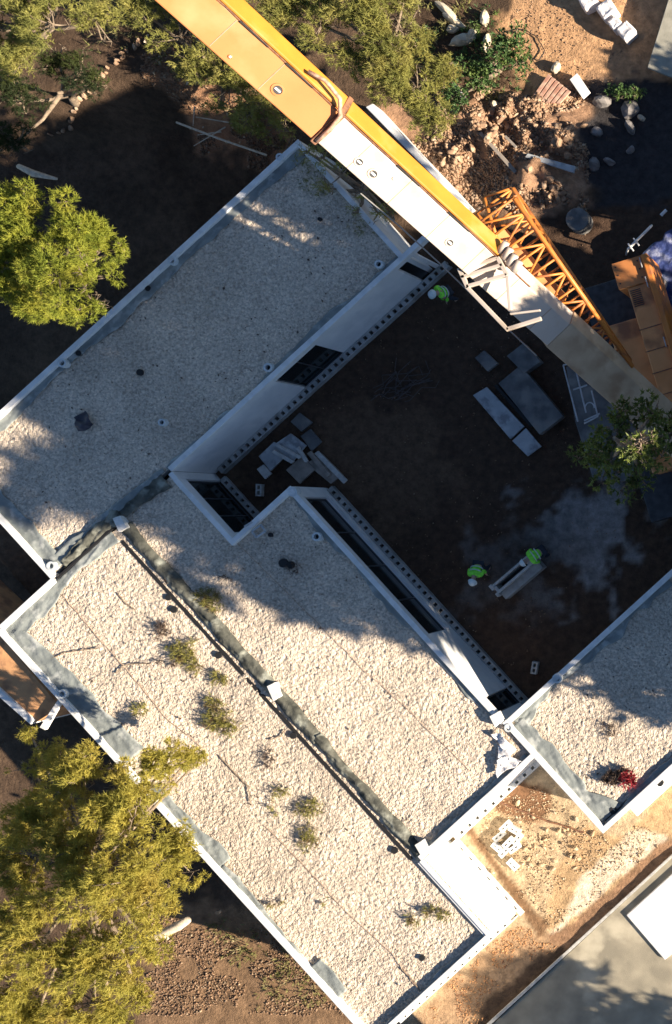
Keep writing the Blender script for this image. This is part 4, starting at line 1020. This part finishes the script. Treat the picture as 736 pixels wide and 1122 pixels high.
plant('red_plant', [(688, 856, 5), (685, 850, 3), (691, 853, 4)], 2.66, 'redleaf', 'small red-leaved plant on the gravel of the right wing', 'plant', L=.2, wd=.06, dens=60)
plant('brown_tuft', [(672, 852, 6), (680, 845, 5), (667, 851, 4)], 2.62, 'weedbrown', 'dry brown plant left of the red plant on the right wing', 'plant', L=.2, wd=.05, dens=60)  # low brown tufts left of the red leaves
plant('dry_grass', [(330, 185, 14), (345, 200, 14), (360, 215, 14), (385, 235, 12), (310, 190, 8), (400, 250, 10)], 2.6, 'grass', 'pale dry grass on the upper corner of the shaded gravel roof', 'grass', L=.15, wd=.02, dens=14, gap=.55)
# low grass on the ground
def grass(pts, dens, label, m='grass', L=.2, gap=.45):
    bl_ = []; 
    for u, v, rp in pts: p_ = W(u, v, 0); bl_.append(((p_.x, p_.y, gz(p_.x, p_.y) + .02), rp * H / F))
    P, A = crown_pts(bl_, dens, flat=.12, rim=.02, gap=gap, seed=len(label) % 11)
    o = tufts('grass', P, A, L * (.5 + RS.rand(len(P))), .03, 6, m, None, spread=.9); o['kind'] = 'stuff'; tag(o, label, 'grass'); return o
grass([(520, 60, 34), (500, 100, 30), (545, 90, 26), (475, 60, 26), (530, 30, 22), (560, 100, 18)], 16, 'low green grass among the pale stones right of the top pine', 'leaf', .16)
grass([(470, 20, 30), (500, 10, 24), (540, 105, 14)], 12, 'dry yellow grass between the top pine and the stones', 'grass', .22)
grass([(200, 60, 30), (240, 100, 26), (280, 140, 18), (130, 30, 30)], 7, 'sparse dry grass on the brown bank below the orange boom', 'grass', .2, .5)
grass([(230, 1060, 26), (290, 1080, 22), (340, 1100, 18), (260, 1110, 26), (310, 1110, 20), (200, 1040, 16), (350, 1115, 14)], 10, 'sparse dry grass and litter along the bottom edge below the roof', 'grass', .14, .5)
def roof_bits(n, a0, a1, b0, b1, size, m, label, seed):
    r = np.random.RandomState(seed); A = r.uniform(a0, a1, n); B = r.uniform(b0, b1, n); x = A * CT + B * ST; y = A * ST - B * CT
    keep = vn(x, y, 1.3, seed) ** 1.5 > r.rand(n) * .8; x = x[keep]; y = y[keep]; q = len(x); an = r.uniform(0, 6.28, q); sz = size * (.3 + r.rand(q) ** 2 * 1.6); z = 2.585 + r.rand(q) * .02
    V = np.empty((q, 4, 3)); w_ = sz * r.uniform(.25, .7, q)
    for j, (sx, sy) in enumerate(((-1, 0), (0, -1), (1, 0), (0, 1))):
        V[:, j, 0] = x + sx * sz * np.cos(an) - sy * w_ * np.sin(an); V[:, j, 1] = y + sx * sz * np.sin(an) + sy * w_ * np.cos(an); V[:, j, 2] = z + r.uniform(0, .02, q)
    o = link('leaf_litter', npmesh('leaf_litter', V.reshape(-1, 3), np.arange(q * 4).reshape(-1, 4), 4), m); tag(o, label, 'litter', kind='stuff')
roof_bits(700, LA0 + .6, LA1 - .4, -18, .8, .035, 'weedbrown', 'scattered dead leaves and bits on the lowest roof strip', 61)
roof_bits(350, LA1 + .5, -16.2, -15, -3, .032, 'weedbrown', 'scattered dead leaves and bits on the courtyard roof strip', 62)
roof_bits(450, NA0 + .4, NA1 - .4, -24, -19.3, .04, 'weedbrown', 'scattered dead leaves and bits on the upper left roof', 63)
roof_bits(250, -15.3, -8, -3.8, .7, .032, 'weedbrown', 'scattered dead leaves and bits on the right wing roof', 64)
# rocks
def rock(u, v, rp, h, m, label, group, seed, rot=0, ell=1.3):
    p_ = W(u, v, 0); z0 = gz(p_.x, p_.y)
    for _ in range(4): p_ = W(u, v, z0); z0 = gz(p_.x, p_.y)
    R = rp * H / F
    o = MB().blob((p_.x, p_.y, z0 + h * .25), R * ell, R / ell, h, seed, .35, 2, rot).build('rock', m)
    recenter(o); return tag(o, label, 'rock', group)
for i, (u, v, rp, el, ro, lb) in enumerate(((490, 12, 9, 1.7, -35, 'uppermost pale oblong boulder in the grass right of the top pine'), (500, 25, 9, 1.6, -30, 'second pale oblong boulder in the grass right of the top pine'),
        (505, 46, 10, 1.8, 15, 'lower large pale boulder in the grass right of the top pine'), (516, 42, 7, 1.4, 60, 'pale boulder leaning on the lower large boulder'),
        (535, 47, 7, 1.9, 80, 'upright slim pale boulder on the right of the boulder group'), (532, 22, 6, 1.3, 80, 'small pale boulder at the top right of the boulder group'), (497, 33, 6, 1.2, 0, 'small pale boulder in the centre of the boulder group'),
        (610, 76, 6, 1.3, 60, 'pale stone leaning on the top corner of the red pallet'), (543, 117, 5, 1.2, 0, 'pale stone on the upper edge of the left rubble heap'))):
    rock(u, v, rp, .32, 'limestone', lb, 'pale boulders', 100 + i, math.radians(ro), el)
rr = random.Random(5)
for i in range(90):
    u0, v0, sp = rr.choice(((535, 145, 18), (590, 145, 22), (615, 160, 16), (590, 198, 20), (605, 210, 14), (495, 170, 14), (560, 130, 14), (625, 140, 10)))
    u = u0 + rr.gauss(0, sp * .62); v = v0 + rr.gauss(0, sp * .5)
    if u > 642: u = 640 - rr.random() * 10
    rock(u, v, rr.uniform(1.6, 5.0), rr.uniform(.08, .26), 'redrock', 'ochre rock lying on the rubble heaps right of the boom', 'ochre rocks on the rubble heaps', 200 + i, rr.uniform(0, 3), rr.uniform(1, 1.5))
for i in range(46):
    u = rr.gauss(600, 26); v = rr.gauss(918, 22)
    if (u - 553) ** 2 + (v - 925) ** 2 < 500 or v < 870: continue
    rock(u, v, rr.uniform(1.2, 3.2), rr.uniform(.05, .14), 'rock', 'small ochre clod on the yard between the block heap and the right wing', 'ochre clods in the yard', 400 + i, rr.uniform(0, 3))
for i in range(40):
    u = rr.uniform(150, 290); v = 40 + (u - 150) * .75 + rr.gauss(0, 18)
    rock(u, v, rr.uniform(.8, 2.6), rr.uniform(.04, .14), 'rock', 'small brown stone on the sunlit bank below the orange boom', 'small stones on the bank', 500 + i, rr.uniform(0, 3))
for i, (u, v, rp, m, lb) in enumerate(((658, 112, 9, 'greyrock', 'large dark rock beside the tiny green plant'), (691, 122, 11, 'greyrock', 'dark rock below the tiny green plant'), (690, 140, 7, 'greyrock', 'dark rock left of the white rag stone'),
        (703, 130, 4, 'limestone', 'white stone on the dark ground below the shed'), (655, 145, 7, 'greyrock', 'dark rock at the shaded foot of the rubble'), (650, 180, 7, 'greyrock', 'dark rock right of the lower rubble heap'),
        (668, 178, 6, 'greyrock', 'small dark rock further right of the lower rubble heap'), (692, 165, 5, 'greyrock', 'small dark rock below the white stone'))):
    rock(u, v, rp, .3, m, lb, 'rocks on the dark ground', 600 + i, i, 1.2)
def chips(pts, n, size, m, label, cat, zoff=.01, name='leaf_litter', seed=1):
    r = np.random.RandomState(seed); us = np.array([p[0] for p in pts]); vs0 = np.array([p[1] for p in pts])
    u = r.uniform(us.min(), us.max(), n * 3); v = r.uniform(vs0.min(), vs0.max(), n * 3)
    x = (u - 997) * H / F; y = (561 - v) * H / F
    k = inpoly(x, y, pts, .5)[..., 0] > .5; x = x[k][:n]; y = y[k][:n]; q = len(x)
    keep = vn(x, y, .7, 33) > .38; x = x[keep]; y = y[keep]; q = len(x)
    z = height(x, y) + zoff + r.rand(q) * size * .5
    c = np.stack([x, y, z], 1); s_ = size * (.4 + r.rand(q) ** 2 * 1.4)
    # squashed tetrahedra
    base = np.array([[1, 0, -.4], [-.6, .8, -.4], [-.6, -.8, -.4], [.1, 0, .7]]); V = np.empty((q, 4, 3)); an = r.uniform(0, 6.28, q)
    for j in range(4):
        b = base[j] + r.normal(0, .25, (q, 3)); V[:, j, 0] = b[:, 0] * np.cos(an) - b[:, 1] * np.sin(an); V[:, j, 1] = b[:, 0] * np.sin(an) + b[:, 1] * np.cos(an); V[:, j, 2] = b[:, 2] * .8
    V = V * s_[:, None, None] + c[:, None, :]
    f = np.array([[0, 1, 3], [1, 2, 3], [2, 0, 3], [0, 2, 1]]); Fc = (np.arange(q) * 4)[:, None, None] + f[None]
    o = link(name, npmesh(name, V.reshape(-1, 3), Fc.reshape(-1, 3), 3), m); tag(o, label, cat, kind='stuff'); return o
chips([(140, 50), (190, 20), (330, 150), (290, 178), (190, 140)], 9000, .045, 'litter', 'brown leaf litter and chips on the sunlit bank below the orange boom', 'litter', seed=2)
chips([(120, 1020), (420, 1090), (420, 1140), (100, 1140)], 9000, .04, 'litter', 'brown litter scattered along the bottom edge below the olive pine', 'litter', seed=3)
chips([(440, 110), (560, 95), (645, 95), (645, 235), (540, 235), (470, 190)], 9000, .07, 'redrock', 'loose ochre clods and crumbs over the rubble heaps', 'rubble', seed=4, name='rubble')
chips([(510, 910), (570, 860), (650, 910), (720, 920), (610, 1020)], 3500, .03, 'rock', 'fine ochre crumbs strewn over the sandy yard', 'crumbs', seed=5, name='rubble')
chips([(430, 1140), (560, 1010), (610, 1035), (470, 1150)], 2500, .03, 'clay', 'fine brown crumbs in the narrow trench along the wall foot', 'crumbs', seed=6, name='rubble')
chips([(560, 0), (700, 0), (680, 90), (600, 110), (560, 80)], 1300, .028, 'redrock', 'fine crumbs on the ochre ground below the white bags', 'crumbs', seed=7, name='rubble')
chips([(330, 440), (470, 290), (640, 250), (700, 560), (560, 740), (350, 560)], 1200, .03, 'litter', 'scattered small debris over the dark courtyard soil', 'crumbs', seed=8, name='rubble')
# stone edging upper left and light log
for i in range(26):
    f = i / 25; u = 44 + f * 112 + rr.gauss(0, 1.5); v = 142 - f * 98 + rr.gauss(0, 1.5)
    rock(u, v, rr.uniform(1.2, 3.4), .14, 'redrock', 'rough stone of the low edging running up to the right in the upper left corner', 'stones of the low edging', 700 + i, rr.uniform(0, 3), 1.3)
o = MB().tube([W(20, 182, 2.0), W(36, 190, 2.1), W(62, 196, 2.2)], [.09, .13, .05], 8); tag(recenter(o.build('dead_branch', 'deadwood', smooth=True)), 'pale dead branch above the bright left pine', 'branch')
o = MB().tube([W(146, 1038, 4.2), W(165, 1026, 4.3), W(178, 1023, 4.4), (W(196, 1014, 4.4)), W(206, 1008, 4.5)], [.14, .17, .15, .17, .12], 9)
o.tube([W(178, 1023, 4.4), W(184, 1029, 4.3)], [.09, .05], 7); tag(recenter(o.build('sawn_limb', 'deadwood', smooth=True)), 'pale sawn-off limb sticking out of the olive pine over black shade', 'branch')
o = MB()
for k in range(5):
    o.tube([W(235 + rr.uniform(-30, 30), 130 + rr.uniform(-20, 20), .2), W(235 + rr.uniform(-30, 40), 140 + rr.uniform(-20, 20), .25)], [.03, .015], 5)
tag(recenter(o.build('twigs', 'deadwood')), 'pale fallen twigs on the bank beside the black shade', 'twigs')
o = MB().tube([W(193, 134, .5), W(240, 152, .5), W(292, 170, .5)], .04, 6); tag(recenter(o.build('pole', 'deadwood')), 'thin straight pole lying along the edge of the black shade', 'pole')
# tangled wires in the courtyard
o = MB()
for k in range(16):
    u = 405 + rr.random() * 40; v = 430 + rr.uniform(-10, 14); pts = []
    for j in range(5): pts.append(W(u + j * rr.uniform(4, 13), v - j * rr.uniform(1, 10), .1 + rr.random() * .25))
    o.tube(pts, .014, 4)
tag(recenter(o.build('wire_tangle', 'ironwire')), 'tangled reinforcing wire lying on the dark courtyard soil', 'wire')
# cords on the roof
def cord(pts, label, m='cord', r=.009, z=2.60):
    P = []
    for i in range(len(pts) - 1):
        for k in range(8):
            f = k / 8; P.append(W(pts[i][0] + (pts[i + 1][0] - pts[i][0]) * f + rr.gauss(0, .35), pts[i][1] + (pts[i + 1][1] - pts[i][1]) * f + rr.gauss(0, .35), z))
    P.append(W(*pts[-1], z)); tag(recenter(MB().tube(P, r, 5).build('cord', m)), label, 'cord')
cord([(62, 645), (100, 690), (140, 735), (180, 785), (222, 820)], 'thin brown cord crossing the upper part of the lowest roof strip')
cord([(290, 905), (330, 945), (380, 1000), (430, 1045), (455, 1080)], 'thin brown cord crossing the lower part of the lowest roof strip')
cord([(255, 590), (300, 635), (345, 680), (400, 735), (450, 780), (515, 845)], 'thin rusty cord running along the courtyard roof strip')
for pts, lb in (([(55, 722), (68, 716), (82, 713), (108, 710)], 'thin dark twig at the left of the sunlit roof strip'), ([(126, 738), (135, 729), (150, 727), (165, 727)], 'curved dark twig left of the long weed trail'),
                ([(240, 828), (258, 848), (272, 862), (274, 880)], 'curved branch end right of the pine tip'), ([(293, 811), (307, 807), (312, 800)], 'small twig just left of the lower black cap'),
                ([(440, 1062), (452, 1074), (462, 1088)], 'crooked twig near the bottom corner of the roof'), ([(128, 650), (138, 662), (148, 668)], 'short twig below the upper seam end')):
    cord(pts, lb, 'bark', .02)
cord([(548, 32), (562, 50), (575, 62), (590, 66), (597, 56), (588, 40), (572, 32), (556, 36)], 'looped dark hose on the ochre ground above the pallet', 'black', .02, .12)
cord([(515, 865), (550, 880), (600, 900), (640, 912)], 'long dark rope across the ochre yard', 'rustbrown', .035, .12)
# thin rim along the pavement edge
slab('kerb', [(497, 1160), (495, 1157), (734, 938), (820, 864), (823, 866), (736, 940)], -.2, .15, 'block', 'long narrow kerb along the upper edge of the grey pavement', 'kerb')

# ------------------------------------------------------------------ light
EL = math.radians(23.5); AZ = math.atan2(-.28, 1.0)
sund = bpy.data.lights.new('sun', 'SUN'); sund.energy = 5.0; sund.angle = math.radians(.5); sund.color = (1.0, .86, .69)
so = bpy.data.objects.new('sun', sund); COL.objects.link(so)
dirv = Vector((math.cos(EL) * math.cos(AZ), math.cos(EL) * math.sin(AZ), math.sin(EL)))
so.rotation_euler = dirv.to_track_quat('Z', 'Y').to_euler(); so.location = dirv * 60
w = bpy.data.worlds.new('World'); sc.world = w; w.use_nodes = True
nt = w.node_tree; bg = nt.nodes['Background']; sky = nt.nodes.new('ShaderNodeTexSky'); sky.sky_type = 'NISHITA'; sky.sun_disc = False
sky.sun_elevation = EL; sky.ozone_density = 3.5; sky.dust_density = .2; sky.air_density = .85; sky.sun_rotation = math.pi / 2 - AZ
nt.links.new(sky.outputs[0], bg.inputs[0]); bg.inputs[1].default_value = .05
vs_ = sc.view_settings; vs_.view_transform = 'Standard'; vs_.look = 'None'; vs_.gamma = 1; vs_.use_curve_mapping = False; vs_.exposure = 1.45

# ------------------------------------------------------------------ camera
cd = bpy.data.cameras.new('camera'); cam = bpy.data.objects.new('camera', cd); COL.objects.link(cam)
cam.location = (0, 0, H); cam.rotation_euler = (0, 0, 0)
cd.sensor_fit = 'VERTICAL'; cd.sensor_height = 24; cd.lens = 24 * F / 1122; cd.shift_x = -629 / 1122; cd.shift_y = 0
cd.clip_start = .5; cd.clip_end = 800
sc.camera = cam
